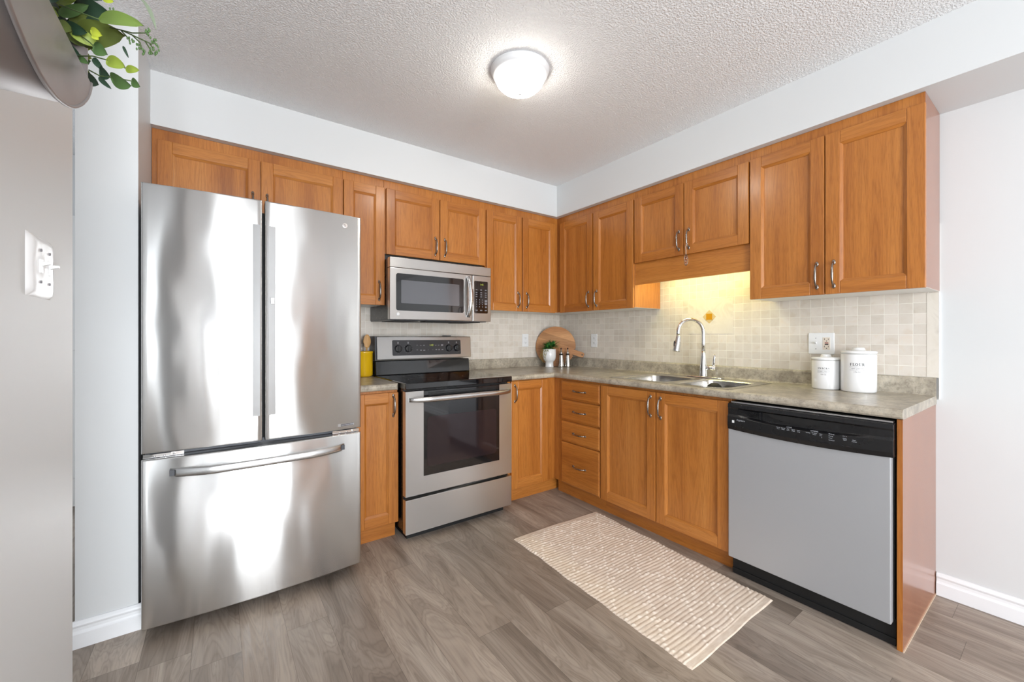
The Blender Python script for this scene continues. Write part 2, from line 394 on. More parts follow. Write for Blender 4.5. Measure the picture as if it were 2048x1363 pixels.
for x in (-3.1, -2.40, -1.70): m.box(x, x+0.06, REAR-0.09, REAR-0.02, 0.05, 2.40)
m.box(-3.1, -1.64, REAR-0.09, REAR-0.02, 0.05, 0.12).box(-3.1, -1.64, REAR-0.09, REAR-0.02, 2.33, 2.40)
w1 = struct(m.build('window_1', TRIMP))
REFLCURT = plain('reflection_curtain_grey', S(120, 122, 128), 0.9)  # unseen hangings added to put grey bands into the fridge reflection
for x0, cw in ((-3.85, 0.85), (-1.66, 0.22)):
    m = MB(); top_ = [(x0+cw*i/40, REAR+0.05+0.02*math.sin(i*1.1), 0.03) for i in range(41)]
    m.loft([top_, [(a, b, 2.3) for a, b, c in top_]], 0, True, False); m.build('reflection_curtain', REFLCURT, w1, normals=False)
m = MB().box(-4.39, -4.33, -5.95, -5.88, 0.5, 2.4).box(-4.39, -4.33, -4.22, -4.15, 0.5, 2.4).box(-4.39, -4.33, -5.95, -4.15, 0.5, 0.56).box(-4.39, -4.33, -5.95, -4.15, 2.34, 2.4).box(-4.39, -4.33, -5.08, -5.02, 0.5, 2.4)
struct(m.build('added_window', TRIMP))  # unseen window frame, added around the hall fill light
# soffit: one L-shaped boxed-in bulkhead over the wall cabinets
m = MB().prism([(XL, 0), (XL, -DS), (-DS, -DS), (-DS, REAR), (0, REAR), (0, 0)], 'z', ZS, ZC)
struct(m.build('trim_1', WALL))
# a door of the hall seen through the slot beside the alcove, and an unseen oak door added on the rear wall for a warm reflection in the steel
d = struct(MB().box(-4.05, -3.25, 1.16, 1.199, 0, 2.05).box(-4.0, -3.3, 1.15, 1.165, 0.2, 0.95).box(-4.0, -3.3, 1.15, 1.165, 1.1, 1.9).build('door_1', DOORP, bevel=0.004))
d = MB().box(-1.30, -0.55, REAR+0.001, REAR+0.045, 0, 2.05).box(-1.2, -0.65, REAR+0.04, REAR+0.06, 0.2, 0.9).box(-1.2, -0.65, REAR+0.04, REAR+0.06, 1.05, 1.9)
struct(d.build('added_oak_door', OV, bevel=0.004))

BBP = [(0, 0), (0.014, 0), (0.0145, 0.056), (0.011, 0.060), (0.0085, 0.066), (0.0085, 0.078), (0.012, 0.082), (0.014, 0.088), (0.012, 0.094), (0.006, 0.102), (0.0, 0.103)]
def baseboard(name, p0, p1, nrm):
    m = MB(); r = []
    for p in (p0, p1): r.append([(p[0]+nrm[0]*a, p[1]+nrm[1]*a, b) for a, b in BBP])
    m.loft(r, 0, False, True, (True, True)); return struct(m.build(name, TRIMP))
baseboard('baseboard_right', (-0.0005, -2.592), (-0.0005, REAR), (-1, 0))
baseboard('baseboard_alcove', (-3.19, YST-0.0005), (XL+0.012, YST-0.0005), (0, -1))
baseboard('baseboard_left', (-2.9995, -2.75), (-2.9995, -1.578), (1, 0))
baseboard('baseboard_hall', (-4.2995, REAR), (-4.2995, 1.2), (1, 0))

# tiled backsplash (local x right, y up so the brick pattern runs in the plane)
def tilewall(name, w_, z0, z1, world):
    m = MB().box(0, w_, 0, z1-z0, 0, 0.008); o = m.build(name, TILE)
    o.matrix_world = world; return struct(o)
Mback = Matrix(((1, 0, 0, -2.13), (0, 0, -1, 0.0), (0, 1, 0, 1.006), (0, 0, 0, 1)))
tb = tilewall('trim_2', 2.13, 1.006, 1.80, Mback)
Mright = Matrix(((0, 0, -1, 0.0), (-1, 0, 0, -0.008), (0, 1, 0, 1.006), (0, 0, 0, 1)))
tr = tilewall('trim_3', 2.592, 1.006, 1.72, Mright)
# plain border strip, accent panel and diamond inside the right backsplash
a = MB().box(1.348, 1.660, 0.210, 0.446, 0.0075, 0.0095).build('accent_panel', MARBLE, tr)
a['label'] = 'plain marble panel without grout lines'
cx, cy = 1.503, 0.326
a = MB()
for dx, dy in ((0.046, 0), (-0.046, 0), (0, 0.046), (0, -0.046)):
    px, py = -dy*0.6, dx*0.6
    a.prism([(cx+dx, cy+dy), (cx+dx*0.45+px, cy+dy*0.45+py), (cx+dx*0.45-px, cy+dy*0.45-py)], 'z', 0.009, 0.0102)
a.build('accent_points', DIAM, tr)
a = MB().box(cx-0.021, cx+0.021, cy-0.021, cy+0.021, 0.009, 0.0108).build('accent_square', GOLD, tr); a['label'] = 'small amber square tile'
MB().box(2.552, 2.592, 0, 0.396, 0.0075, 0.0092).build('border_tile', MARBLE, tr)
m = MB().box(2.592, 2.5945, -0.1, 0.396, 0.0, 0.0095); m.build('edge_strip', TRIMP, tr)

# ------------------------------------------------------------------ cabinet doors, drawers, pulls
def pull_mb(L=0.125, vertical=True):
    """arched bar pull with oval feet; centred on the origin, standing out along -y"""
    h = L/2-0.006; prof = [(-h, -0.002, 0.0045), (-h+0.002, -0.010, 0.0042), (-h*0.80, -0.021, 0.0042), (-h*0.58, -0.0265, 0.0048), (-h*0.3, -0.0285, 0.0056), (0, -0.029, 0.006)]
    prof += [(-a, b, c) for a, b, c in reversed(prof[:-1])]
    m = MB(); pts = [((0, y, a) if vertical else (a, y, 0)) for a, y, r in prof]
    m.tube(pts, [r for a, y, r in prof], 10)
    for s_ in (-1, 1):
        b = len(m.v); m.ball((0, 0, 0), 1.0, 0, 12)
        for i in range(b, len(m.v)):
            x, y, z = m.v[i]
            q = (x*0.0075, y*0.004-0.002, z*0.0125)
            m.v[i] = (q[0], q[1], q[2]+s_*h) if vertical else (q[2]+s_*h, q[1], q[0])
    return m
PULLV = None
def pull(parent, x, z, vertical=True, y=0.0, L=0.125):
    o = pull_mb(L, vertical).build('handle', PEWTER, parent, (x, y, z)); return o

def door(parent, x0, x1, z0, z1, hx=None, hz=None, name='door', fr=0.058, th=0.019, mats=None, panelboards=True):
    """framed oak door, front face at y=-th..0; local frame of the cabinet"""
    m = MB(); y0, y1 = -th, 0.0; b = 0.0
    m.box(x0, x0+fr, y0, y1, z0, z1, 0).box(x1-fr, x1, y0, y1, z0, z1, 0)
    m.box(x0+fr, x1-fr, y0+0.0003, y1, z0, z0+fr, 1).box(x0+fr, x1-fr, y0+0.0003, y1, z1-fr, z1, 1)
    # sloped bead round the recess
    a0, a1, c0, c1 = x0+fr, x1-fr, z0+fr, z1-fr; k = 0.011; yd = y0+0.0085
    o_ = [(a0, y0+0.002, c0), (a1, y0+0.002, c0), (a1, y0+0.002, c1), (a0, y0+0.002, c1)]
    i_ = [(a0+k, yd, c0+k), (a1-k, yd, c0+k), (a1-k, yd, c1-k), (a0+k, yd, c1-k)]
    q_ = [(a0+k, yd+0.0025, c0+k), (a1-k, yd+0.0025, c0+k), (a1-k, yd+0.0025, c1-k), (a0+k, yd+0.0025, c1-k)]
    for j in range(4):
        mi = 1 if j in (0, 2) else 0
        n_ = (j+1) % 4
        m.add([o_[j], o_[n_], i_[n_], i_[j]], [(0, 1, 2, 3)], mi)
        m.add([i_[j], i_[n_], q_[n_], q_[j]], [(0, 1, 2, 3)], mi)
    m.add(q_, [(0, 1, 2, 3)], 0)
    o = m.build(name, mats or [OV, OH], parent, bevel=0.0022, seg=2, normals=False)
    if hx is not None: pull(o, hx, hz, True, y0)
    return o
def drawer(parent, x0, x1, z0, z1):
    m = MB(); m.box(x0, x1, -0.012, 0, z0, z1, 0)
    m.add([(x0, -0.012, z0), (x1, -0.012, z0), (x1, -0.012, z1), (x0, -0.012, z1), (x0+0.012, -0.019, z0+0.012), (x1-0.012, -0.019, z0+0.012), (x1-0.012, -0.019, z1-0.012), (x0+0.012, -0.019, z1-0.012)],
          [(0, 1, 5, 4), (1, 2, 6, 5), (2, 3, 7, 6), (3, 0, 4, 7), (4, 5, 6, 7)], 0)
    o = m.build('drawer', OH, parent); pull(o, (x0+x1)/2, (z0+z1)/2, False, -0.019, 0.128); return o

BM = [OV, OH, OD, WHITE_LAM, LAM]
def fixface(o, tests):
    for p in o.data.polygons:
        for fn, mi in tests:
            if fn(p): p.material_index = mi
def upper(label, wall, a0, a1, doors, z0=1.402, z1=2.17, hands=None, hz=None, body0=None, body1=None, endR=False, name='wall_cabinet'):
    """wall 'A': a = world x; wall 'B': a = -world y; face of the box 0.312 from the wall, doors 0.019 proud"""
    if wall == 'A': t = thing(name, label, 'cabinet', (0, -0.312, 0), 0, 'oak wall cabinets under the bulkhead')
    else: t = thing(name, label, 'cabinet', (-0.312, 0, 0), -PI/2, 'oak wall cabinets under the bulkhead')
    b0 = a0 if body0 is None else body0; b1 = a1 if body1 is None else body1
    o = MB().box(b0, b1, 0, 0.3, z0+0.004, ZS-0.001).build('cabinet_box', BM, t, bevel=0.0008, seg=1)
    fixface(o, [(lambda p: p.normal.z < -0.5, 3), (lambda p: p.normal.x > 0.5 and endR, 4)])
    for (d0, d1, hx) in doors:
        door(t, d0, d1, z0, z1, hx, (z0+0.093) if hz is None else hz)
    return t
U = {}
U['f'] = upper('wide short oak wall cabinet above the stainless refrigerator', 'A', -2.984, -2.0925, [(-2.963, -2.529, -2.565), (-2.526, -2.095, -2.497)], z0=1.83, hz=1.925)
U['s'] = upper('narrow single-door oak wall cabinet between refrigerator and microwave', 'A', -2.0915, -1.8365, [(-2.090, -1.836, -1.873)])
U['m'] = upper('short two-door oak wall cabinet directly above the microwave', 'A', -1.8355, -1.0575, [(-1.825, -1.446, -1.478), (-1.439, -1.063, -1.405)], z0=1.738)
U['c'] = upper('tall two-door oak wall cabinet right of the microwave, by the corner', 'A', -1.0565, -0.0095, [(-1.049, -0.713, -0.753), (-0.703, -0.349, -0.665)])
U['b1'] = upper('tall two-door oak wall cabinet on the right wall next to the corner', 'B', 0.3125, 1.134, [(0.367, 0.741, 0.703), (0.752, 1.130, 0.789)])
U['b2'] = upper('short two-door oak wall cabinet with a plain valance above the sink', 'B', 1.135, 1.9095, [(1.142, 1.516, 1.487), (1.522, 1.907, 1.555)], z0=1.715, hz=1.81)
MB().box(1.1355, 1.909, 0.0, 0.019, 1.565, 1.716).build('valance', OH, U['b2'], bevel=0.001)
U['b3'] = upper('large two-door oak wall cabinet at the open end over the canisters', 'B', 1.9105, 2.603, [(1.915, 2.256, 2.227), (2.260, 2.606, 2.295)], z1=2.174, hz=1.496, endR=True)

def base(label, wall, b0, b1, cat='cabinet', name='base_cabinet', yd=0.60, toe=True, t0=None, hollow=False):
    if wall == 'A': t = thing(name, label, cat, (0, -yd, 0), 0, 'oak base cabinets')
    else: t = thing(name, label, cat, (-yd, 0, 0), -PI/2, 'oak base cabinets')
    if hollow:   # open carcass: the sink bowls hang inside it
        m = MB().box(b0, b1, 0, 0.018, 0.10, 0.881).box(b0, b0+0.016, 0.018, yd-0.004, 0.10, 0.881).box(b1-0.016, b1, 0.018, yd-0.004, 0.10, 0.881)
        m.box(b0+0.016, b1-0.016, 0.018, yd-0.004, 0.10, 0.116).box(b0+0.016, b1-0.016, yd-0.010, yd-0.004, 0.116, 0.881)
    else: m = MB().box(b0, b1, 0, yd-0.004, 0.10, 0.881)
    m.build('cabinet_box', [OV], t, bevel=0.0008, seg=1)
    MB().box(b0 if t0 is None else t0, b1, 0.040, 0.056, 0, 0.0995).build('toe_kick', [OH], t)
    return t
t = base('narrow one-door oak base cabinet between refrigerator and range', 'A', -2.12, -1.851)
door(t, -2.105, -1.851, 0.101, 0.868, -1.882, 0.792)
t = base('one-door oak base cabinet right of the range, in the corner', 'A', -1.0855, -0.002, t0=-1.0855)
door(t, -1.024, -0.684, 0.103, 0.876, -0.995, 0.789)
fl = t
t = base('four-drawer oak base cabinet beside the inner corner', 'B', 0.6015, 1.0835)
for z0, z1 in ((0.735, 0.868), (0.578, 0.724), (0.418, 0.566), (0.101, 0.409)): drawer(t, 0.692, 1.078, z0, z1)
t = base('wide two-door oak base cabinet under the sink', 'B', 1.0845, 1.9465, hollow=True)
door(t, 1.088, 1.513, 0.101, 0.868, 1.482, 0.781); door(t, 1.519, 1.941, 0.101, 0.868, 1.550, 0.778)
# end panel of the run
o = MB().box(-0.614, -0.001, -2.589, -2.572, 0.0, 0.881).build('end_panel', [OV, LAM], bevel=0.0006, seg=1)
fixface(o, [(lambda p: p.normal.y < -0.5, 1)])
tag(o, 'glossy laminated oak end panel closing the cabinet run beside the dishwasher', 'panel')
MB().box(-0.615, -0.002, -2.5925, -2.589, 0.0, 0.004).build('caulk_line', CAULK, o)

# ------------------------------------------------------------------ worktops
CP = [(0.002, 0.883), (0.617, 0.883), (0.628, 0.8855), (0.634, 0.892), (0.637, 0.902), (0.635, 0.912), (0.628, 0.919), (0.616, 0.922), (0.56, 0.922), (0.10, 0.922),
      (0.038, 0.922), (0.029, 0.9245), (0.024, 0.932), (0.0225, 0.995), (0.020, 1.002), (0.014, 1.0055), (0.002, 1.0055)]
def sweep(m, stations, skip=()):
    n = len(CP)
    for s_ in stations: m.v += [tuple(p) for p in s_]
    for i in range(len(stations)-1):
        for j in range(n):
            if (i, j) in skip: continue
            k = (j+1) % n
            m.f.append([i*n+j, i*n+k, (i+1)*n+k, (i+1)*n+j]); m.m.append(0); m.sm.append(j not in (0, 15, 16) and False)
    m.f.append(list(range(n))); m.m.append(0); m.sm.append(False)
    m.f.append([(len(stations)-1)*n+j for j in range(n)]); m.m.append(0); m.sm.append(False)
m = MB()
YS0, YS1 = -1.150, -1.905
st = [[(-1.0875, -a, z) for a, z in CP], [(-a, -a, z) for a, z in CP]]
for y in (YS0, YS1, -2.592): st.append([(-a, y, z) for a, z in CP])
sweep(m, st, skip=((2, 8), (2, 0)))
ct = m.build('countertop', COUNTER)
tag(ct, 'L-shaped mottled grey-beige laminate countertop with rolled edge and sink cutout', 'countertop')
m = MB(); st = [[(-2.125, -a, z) for a, z in CP]]
for k in range(6):
    ph = k/5*PI/2; cut = 0.637-0.03*(1-math.cos(ph)); st.append([(-1.882+0.03*math.sin(ph), -min(a, cut), z) for a, z in CP])
sweep(m, st)
tag(m.build('countertop', COUNTER), 'short laminate countertop piece between refrigerator and range', 'countertop')

# ------------------------------------------------------------------ sink, faucet
def ringpts(cx, cy, hx, hy, r, z, n=48, rect=None):
    out = []
    for j in range(n):
        a = 2*PI*(j+0.5)/n; dx, dy = math.cos(a), math.sin(a)
        if rect:
            x0, x1, y0, y1 = rect; ts = []
            if dx > 1e-9: ts.append((x1-cx)/dx)
            if dx < -1e-9: ts.append((x0-cx)/dx)
            if dy > 1e-9: ts.append((y1-cy)/dy)
            if dy < -1e-9: ts.append((y0-cy)/dy)
            tt = min(ts); out.append((cx+dx*tt, cy+dy*tt, z))
        else:
            # superellipse as rounded rectangle
            e = 2/6.0; x = math.copysign(abs(dx)**e, dx)*hx; y = math.copysign(abs(dy)**e, dy)*hy
            out.append((cx+x, cy+y, z))
    return out
sk = thing('kitchen_sink', 'double-bowl stainless steel drop-in sink under the faucet', 'sink', (0, 0, 0))
rim = MB(); sx0, sx1, sy0, sy1, ym = -0.583, -0.055, -1.925, -1.130, -1.545
bowls = []
for (y0, y1, ca, cb) in ((ym, sy1, -1.352, 0.180), (sy0, ym, -1.735, 0.155)):
    cxb, hxb = -0.350, 0.198
    outer = ringpts(cxb, ca, 0, 0, 0, 0.9235, rect=(sx0, sx1, y0, y1)); inner = ringpts(cxb, ca, hxb, cb, 0, 0.9250)
    low = ringpts(cxb, ca, hxb-0.006, cb-0.006, 0, 0.9180)
    rim.loft([outer, inner, low], 0, True)
    b = MB(); b.loft([low, ringpts(cxb, ca, hxb-0.015, cb-0.015, 0, 0.85), ringpts(cxb, ca, hxb-0.03, cb-0.03, 0, 0.775), ringpts(cxb, ca, hxb-0.07, cb-0.07, 0, 0.762), ringpts(cxb, ca, 0.03, 0.03, 0, 0.758)], 0, True, True, (False, True))
    bowls.append(b)
rim.box(sx0, sx1, sy1-0.001, sy1, 0.9221, 0.9235).box(sx0, sx0+0.001, sy0, sy1, 0.9221, 0.9235)
rim.build('rim', SINK, sk, normals=False)
for b in bowls: b.build('bowl', SINK, sk, normals=False)
MB().lathe([(0.03, 0.760), (0.03, 0.763), (0.012, 0.7635), (0.0, 0.7635)], (-0.35, -1.352, 0), 20).build('drain', CHROME, sk)

fc = thing('kitchen_faucet', 'tall chrome gooseneck faucet with pull-down spray and side lever', 'faucet', (-0.09, -1.515, 0.925))
m = MB(); pts = ringpts(0, -0.005, 0.030, 0.125, 0, 0.0005); top = ringpts(0, -0.005, 0.027, 0.121, 0, 0.008)
m.loft([pts, top], 0, True, True, (True, True)); m.build('deck_plate', CHROME, fc)
m = MB().lathe([(0.027, 0.008), (0.027, 0.012), (0.0245, 0.03), (0.024, 0.06), (0.0215, 0.09), (0.017, 0.14), (0.0145, 0.165), (0.0145, 0.167)], n=28)
m.build('body', CHROME, fc)
dirx, diry = -0.86, 0.51
path = [(0, 0, 0.160), (0, 0, 0.23), (0, 0, 0.30)]
R = 0.088
for k in range(1, 15):
    a = k/14*math.radians(196); d = R*(1-math.cos(a)); path.append((dirx*d, diry*d, 0.30+R*math.sin(a)))
m = MB().tube(path, 0.0122, 16); m.build('spout', CHROME, fc)
ex, ey, ez = path[-1]; a = math.radians(196); tx, tz = math.sin(a), math.cos(a)
tv = Vector((dirx*0.20, diry*0.20, -0.98)).normalized()
P0 = Vector(path[-1])
tv = (Vector(path[-1])-Vector(path[-2])).normalized()
tv = Vector((dirx*0.16, diry*0.16, -1)).normalized()
pp = [P0+tv*q for q in (-0.006, 0.0, 0.02, 0.06, 0.098, 0.104)]
m = MB().tube(pp, [0.0128, 0.0145, 0.0155, 0.019, 0.0225, 0.021], 18); sp_ = m.build('spray_head', HANDLE, fc)
q = P0+tv*0.045; MB().ball((q[0]+dirx*0.018, q[1]+diry*0.018+0.004, q[2]-0.01), 1, 0, 10, (0.006, 0.006, 0.024)).build('spray_button', BLK, sp_)
m = MB().tube([(0, -0.015, 0.066), (0, -0.045, 0.066), (0, -0.078, 0.066)], [0.014, 0.0135, 0.0155], 16)
m.tube([(0, -0.078, 0.066), (0, -0.083, 0.066)], [0.0155, 0.010], 16)
m.tube([(0, -0.066, 0.075), (0, -0.070, 0.10), (0, -0.073, 0.135), (0, -0.076, 0.158)], [0.006, 0.0065, 0.0055, 0.004], 10, flat=1.3); m.build('lever', CHROME, fc)

# things in the right bowl
m = MB().lathe([(0.001, 0.116), (0.022, 0.112), (0.038, 0.098), (0.046, 0.075), (0.046, 0.04), (0.040, 0.04)], (-0.262, -1.680, 0.800), 28)
m.tube([(-0.262, -1.680, 0.84), (-0.262, -1.680, 0.768)], 0.03, 12)
tag(m.build('scrub_brush', BLKM), 'round black scrub brush standing in the right sink bowl', 'brush')
m = MB(); m.box(-0.495, -0.443, -1.658, -1.626, 0.778, 0.872)
tag(m.build('sponge', SPONGE, bevel=0.006), 'yellow sponge leaning in the right sink bowl', 'sponge')

# ------------------------------------------------------------------ under-cabinet lamp behind the valance
ul = thing('under_cabinet_lamp', 'lit strip lamp hidden behind the valance above the sink', 'lamp', (-0.16, -1.52, 1.70))
MB().box(-0.03, 0.03, -0.30, 0.30, -0.012, 0.012).build('housing', WPL, ul)
MB().box(-0.02, 0.02, -0.28, 0.28, -0.020, -0.0125).build('diffuser', plain('lamp_tube_glow', (1, 1, 1, 1), 0.5, emit=(1.0, 0.90, 0.50, 1), es=9), ul)
L_ = area('under_cabinet_glow', (-0.16, -1.52, 1.675), (0, 0, 0), 0.05, 0.62, 2.2, (0.98, 1.0, 0.42))

# ------------------------------------------------------------------ ceiling lamp
cl = thing('ceiling_lamp', 'round flush ceiling lamp with white rim and lit ribbed glass dome', 'lamp', (-1.531, -1.394, ZC))
MB().lathe([(0.138, -0.0005), (0.142, -0.003), (0.142, -0.008), (0.139, -0.011), (0.138, -0.018), (0.132, -0.030), (0.124, -0.037), (0.120, -0.037)], n=64, cap=(True, True)).build('rim', plain('lamp_rim_white', S(226, 226, 227), 0.3), cl)
dome = [(0.120, -0.037), (0.118, -0.046), (0.109, -0.066), (0.091, -0.085), (0.065, -0.100), (0.035, -0.108), (0.010, -0.1095)]
tdm = NT('lit_ribbed_glass'); tdm.p.inputs['Base Color'].default_value = (0.9, 0.9, 0.88, 1); tdm.p.inputs['Roughness'].default_value = 0.25
tdm.p.inputs['Emission Color'].default_value = (1.0, 0.955, 0.86, 1); tdm.p.inputs['Emission Strength'].default_value = 24.0
MB().lathe(dome, n=96, flute=0.012).build('glass_shade', tdm.m, cl)
MB().ball((0, 0, -0.112), 0.009, 0, 14, (1.1, 1.1, 0.9)).build('finial', WPL, cl)

# ------------------------------------------------------------------ refrigerator
FX, FY, FWD = -2.9624, -0.8514, 0.832
rf = thing('refrigerator', 'large stainless french-door refrigerator with bottom freezer drawer', 'refrigerator', (FX, FY, 0))
SAG = 0.022
def fy_(x): 
    u = (x-FWD/2)/(FWD/2); return -SAG*(1-u*u)
def curved(x0, x1, z0, z1, th=0.06, n=20, off=0.0, rz=0.006):
    m = MB(); rows = []
    prof = [(z0, 0.008), (z0+rz*0.3, 0.002), (z0+rz, 0.0), (z1-rz, 0.0), (z1-rz*0.3, 0.002), (z1, 0.008)]
    xs = [x0+(x1-x0)*i/n for i in range(n+1)]; e = 0.007
    xs = [x0, x0+e*0.3, x0+e]+[x for x in xs if x0+e*1.2 < x < x1-e*1.2]+[x1-e, x1-e*0.3, x1]
    for z, dz in prof:
        row = [(x0, th, z)]
        for x in xs:
            ed = min(x-x0, x1-x); de = 0.008 if ed < 1e-6 else (0.0025 if ed < e*0.9 else 0.0)
            row.append((x, fy_(x)+off+max(dz, de), z))
        row.append((x1, th, z)); rows.append(row)
    m.loft(rows, 0, True, True, (True, True)); return m
MB().box(0.006, 0.826, 0.064, 0.80, 0.03, 1.765).build('body', GREYP, rf, bevel=0.004)
MB().box(0.02, 0.812, 0.058, 0.066, 0.06, 1.76).build('gasket', BLKM, rf)
dl = curved(0.0, 0.402, 0.738, 1.7993).build('left_door', FRIDGE, rf, normals=True)
dr = curved(0.412, FWD, 0.738, 1.7993).build('right_door', FRIDGE, rf, normals=True)
fz = curved(0.0, FWD, 0.0515, 0.715, n=40).build('freezer_drawer', FRIDGE, rf, normals=True)
for o_ in (dl, dr, fz):
    md = o_.modifiers.new('split', 'EDGE_SPLIT'); md.split_angle = 0.9
def grip(par, x0, x1, z0, z1, inner):
    m = MB(); rows = []; n = 16
    for i in range(n+1):
        z = z0+(z1-z0)*i/n; k = abs(2*i/n-1); out = 0.006
        o0, o1 = (0.003, 0.0085) if inner > 0 else (0.0085, 0.003)
        rr_ = 0.0
        a_, b_ = x0+rr_, x1-rr_; rows.append([(a_, fy_(a_)+0.004, z), (a_, fy_(a_)-o0, z), (b_, fy_(b_)-o1, z), (b_, fy_(b_)+0.004, z)])
    m.loft(rows, 0, False, True, (True, True)); return m.build('handle', GRIP, par)
grip(dl, 0.366, 0.392, 0.850, 1.687, 1); g2 = grip(dr, 0.424, 0.452, 0.850, 1.687, -1)
m = MB(); xb = 0.433; m.box(xb, xb+0.014, fy_(xb)-0.013, fy_(xb)-0.005, 1.343, 1.370); m.build('latch_button', HANDLE, dr, bevel=0.0012)
m = MB().lathe([(0.012, 0), (0.012, -0.0015), (0.0105, -0.002), (0.0, -0.002)], (0.752, fy_(0.752), 1.745), 24, axis='y')
m.build('round_badge', plain('badge_silver', (0.8, 0.74, 0.70, 1), 0.3, 0.6), dr)
m = MB(); m.tube([(0.756, fy_(0.75)-0.0026, 1.749), (0.748, fy_(0.75)-0.0026, 1.751), (0.7445, fy_(0.75)-0.0026, 1.745), (0.748, fy_(0.75)-0.0026, 1.739), (0.756, fy_(0.75)-0.0026, 1.741), (0.757, fy_(0.75)-0.0026, 1.745), (0.752, fy_(0.75)-0.0026, 1.745)], 0.0006, 6)
m.build('logo_mark', TXTG, dr)
bx0, bx1, bz = 0.718, 0.795, 0.756
m = MB(); m.add([(bx0, fy_(bx0)-0.0005, bz-0.001), (bx1, fy_(bx1)-0.0005, bz-0.001), (bx1, fy_(bx1)-0.0005, bz+0.013), (bx0, fy_(bx0)-0.0005, bz+0.013)], [(0, 1, 2, 3)])
m.add([(bx0+0.014, fy_(bx0+0.014)-0.001, bz), (bx1-0.001, fy_(bx1)-0.001, bz), (bx1-0.001, fy_(bx1)-0.001, bz+0.012), (bx0+0.014, fy_(bx0+0.014)-0.001, bz+0.012)], [(0, 1, 2, 3)], 1)
m.build('badge_plate', [STEEL, plain('badge_grey', S(92, 88, 88), 0.4)], dr, normals=False)
text_mesh([('Smart ThinQ LINEAR', 0.7345, bz+0.0035, 0.0052, 'LEFT'), ('12', 0.7205, bz+0.003, 0.006, 'LEFT')], 'badge_lettering', TXTL, dr, lambda x, z: (0.7345+(x-0.7345)*0.93, fy_(x)-0.0016, z))
# freezer bar handle
m = MB(); rows = []; n = 30
for i in range(n+1):
    s_ = i/n; x = 0.088+0.660*s_; k = 1-(2*s_-1)**2; y = fy_(x)-0.006-0.045*min(1, k*1.6)**0.8
    hh = 0.0165; dz = 0.0; ins = 0.006*max(0, 1-min(s_, 1-s_)/0.03)
    zc_ = 0.655
    rows.append([(x, y+0.012, zc_-hh+ins), (x, y+0.002, zc_-hh+ins), (x, y, zc_-hh*0.6), (x, y, zc_+hh*0.7), (x, y+0.004, zc_+hh), (x, y+0.014, zc_+hh)])
m.loft(rows, 0, True, True, (True, True)); m.build('handle', HANDLE, fz)
for i, x in enumerate((0.095, 0.738)): MB().box(x-0.008, x+0.008, fy_(x)-0.02, fy_(x)+0.004, 0.645, 0.668).build('handle_mount', GREYP, fz)
# hinges in the gap
for x0, x1 in ((0.004, 0.13), (0.70, 0.826)):
    m = MB().box(x0, x1, 0.020, 0.055, 0.7165, 0.731).box(x0+0.02, x1-0.04, 0.012, 0.02, 0.725, 0.731)
    for k in range(3): m.lathe([(0.004, 0.020), (0.004, 0.015), (0.0, 0.015)], (x0+0.035+k*0.03, 0, 0.7225), 10, axis='y')
    m.build('hinge', CHROME, rf)
MB().box(0.01, 0.822, 0.05, 0.06, 0.716, 0.7375).build('gap_strip', plain('dark_blue_grey', S(44, 48, 58), 0.4), rf)
for x in (0.02, 0.752): MB().box(x, x+0.06, 0.07, 0.15, 1.7665, 1.785).build('hinge_cover', GREYP, rf, bevel=0.006)
for x in (0.08, 0.75):
    for y in (0.12, 0.72): MB().lathe([(0.02, 0), (0.02, 0.03)], (x, y, 0), 14).build('leveling_foot', BLKM, rf)

# ------------------------------------------------------------------ range
RX, RY, RW = -1.8436, -0.7121, 0.7538
rg = thing('kitchen_range', 'freestanding stainless electric range with black glass cooktop and oven window', 'oven', (RX, RY, 0))
MB().box(0.004, RW-0.004, 0.045, 0.688, 0.055, 0.888).build('body', BLK, rg, bevel=0.002)
MB().box(0.03, RW-0.03, 0.06, 0.66, 0.0, 0.054).build('base', BLKM, rg)
MB().box(0.001, RW-0.001, 0.0, 0.044, 0.049, 0.248).build('storage_drawer', STEEL, rg, bevel=0.0025)
od = MB(); z0, z1 = 0.268, 0.877; wx0, wx1, wz0 = 0.112, 0.652, 0.372
od.box(0.001, wx0, 0.0, 0.044, z0, z1).box(wx1, RW-0.001, 0.0, 0.044, z0, z1).box(wx0, wx1, 0.0, 0.044, z0, wz0)
odo = od.build('oven_door', STEEL, rg, bevel=0.0)
MB().box(wx0+0.0005, wx1-0.0005, -0.001, 0.042, wz0+0.0005, z1-0.002).build('oven_window', BLKG, odo, bevel=0.002)
m = MB(); rr = rrect(wx0+0.022, wx1-0.025, wz0+0.052, 0.720, 0.02); m.add([(x, -0.0014, z) for x, z in rr], [tuple(range(len(rr)))]); m.build('inner_glass', OVENIN, odo, normals=False)
m = MB()
for k in range(4): m.box(wx0+0.03, wx1-0.03, -0.0035, -0.001, 0.861-k*0.008, 0.865-k*0.008)
m.build('vent_slats', BLKM, odo)
m = MB(); rows = []; n = 28
for i in range(n+1):
    s_ = i/n; x = 0.018+0.718*s_; k = 1-(2*s_-1)**2; y = -0.012-0.040*min(1, k*1.8)**0.7
    h = 0.0165-0.003*(1-k); zc_ = 0.829
    rows.append([(x, y+0.018, zc_-h), (x, y+0.004, zc_-h), (x, y-0.001, zc_-h*0.5), (x, y-0.002, zc_+h*0.4), (x, y+0.003, zc_+h), (x, y+0.018, zc_+h)])
m.loft(rows, 0, True, True, (True, True)); m.box(0.02, 0.045, -0.012, 0.004, 0.818, 0.842).box(0.709, 0.734, -0.012, 0.004, 0.818, 0.842)
m.build('handle', HANDLE, odo)
MB().box(-0.001, RW+0.001, -0.004, 0.600, 0.889, 0.927).build('cooktop', BLKG, rg, bevel=0.005)
RING = plain('faint_ring', (0.05, 0.05, 0.055, 1), 0.3)
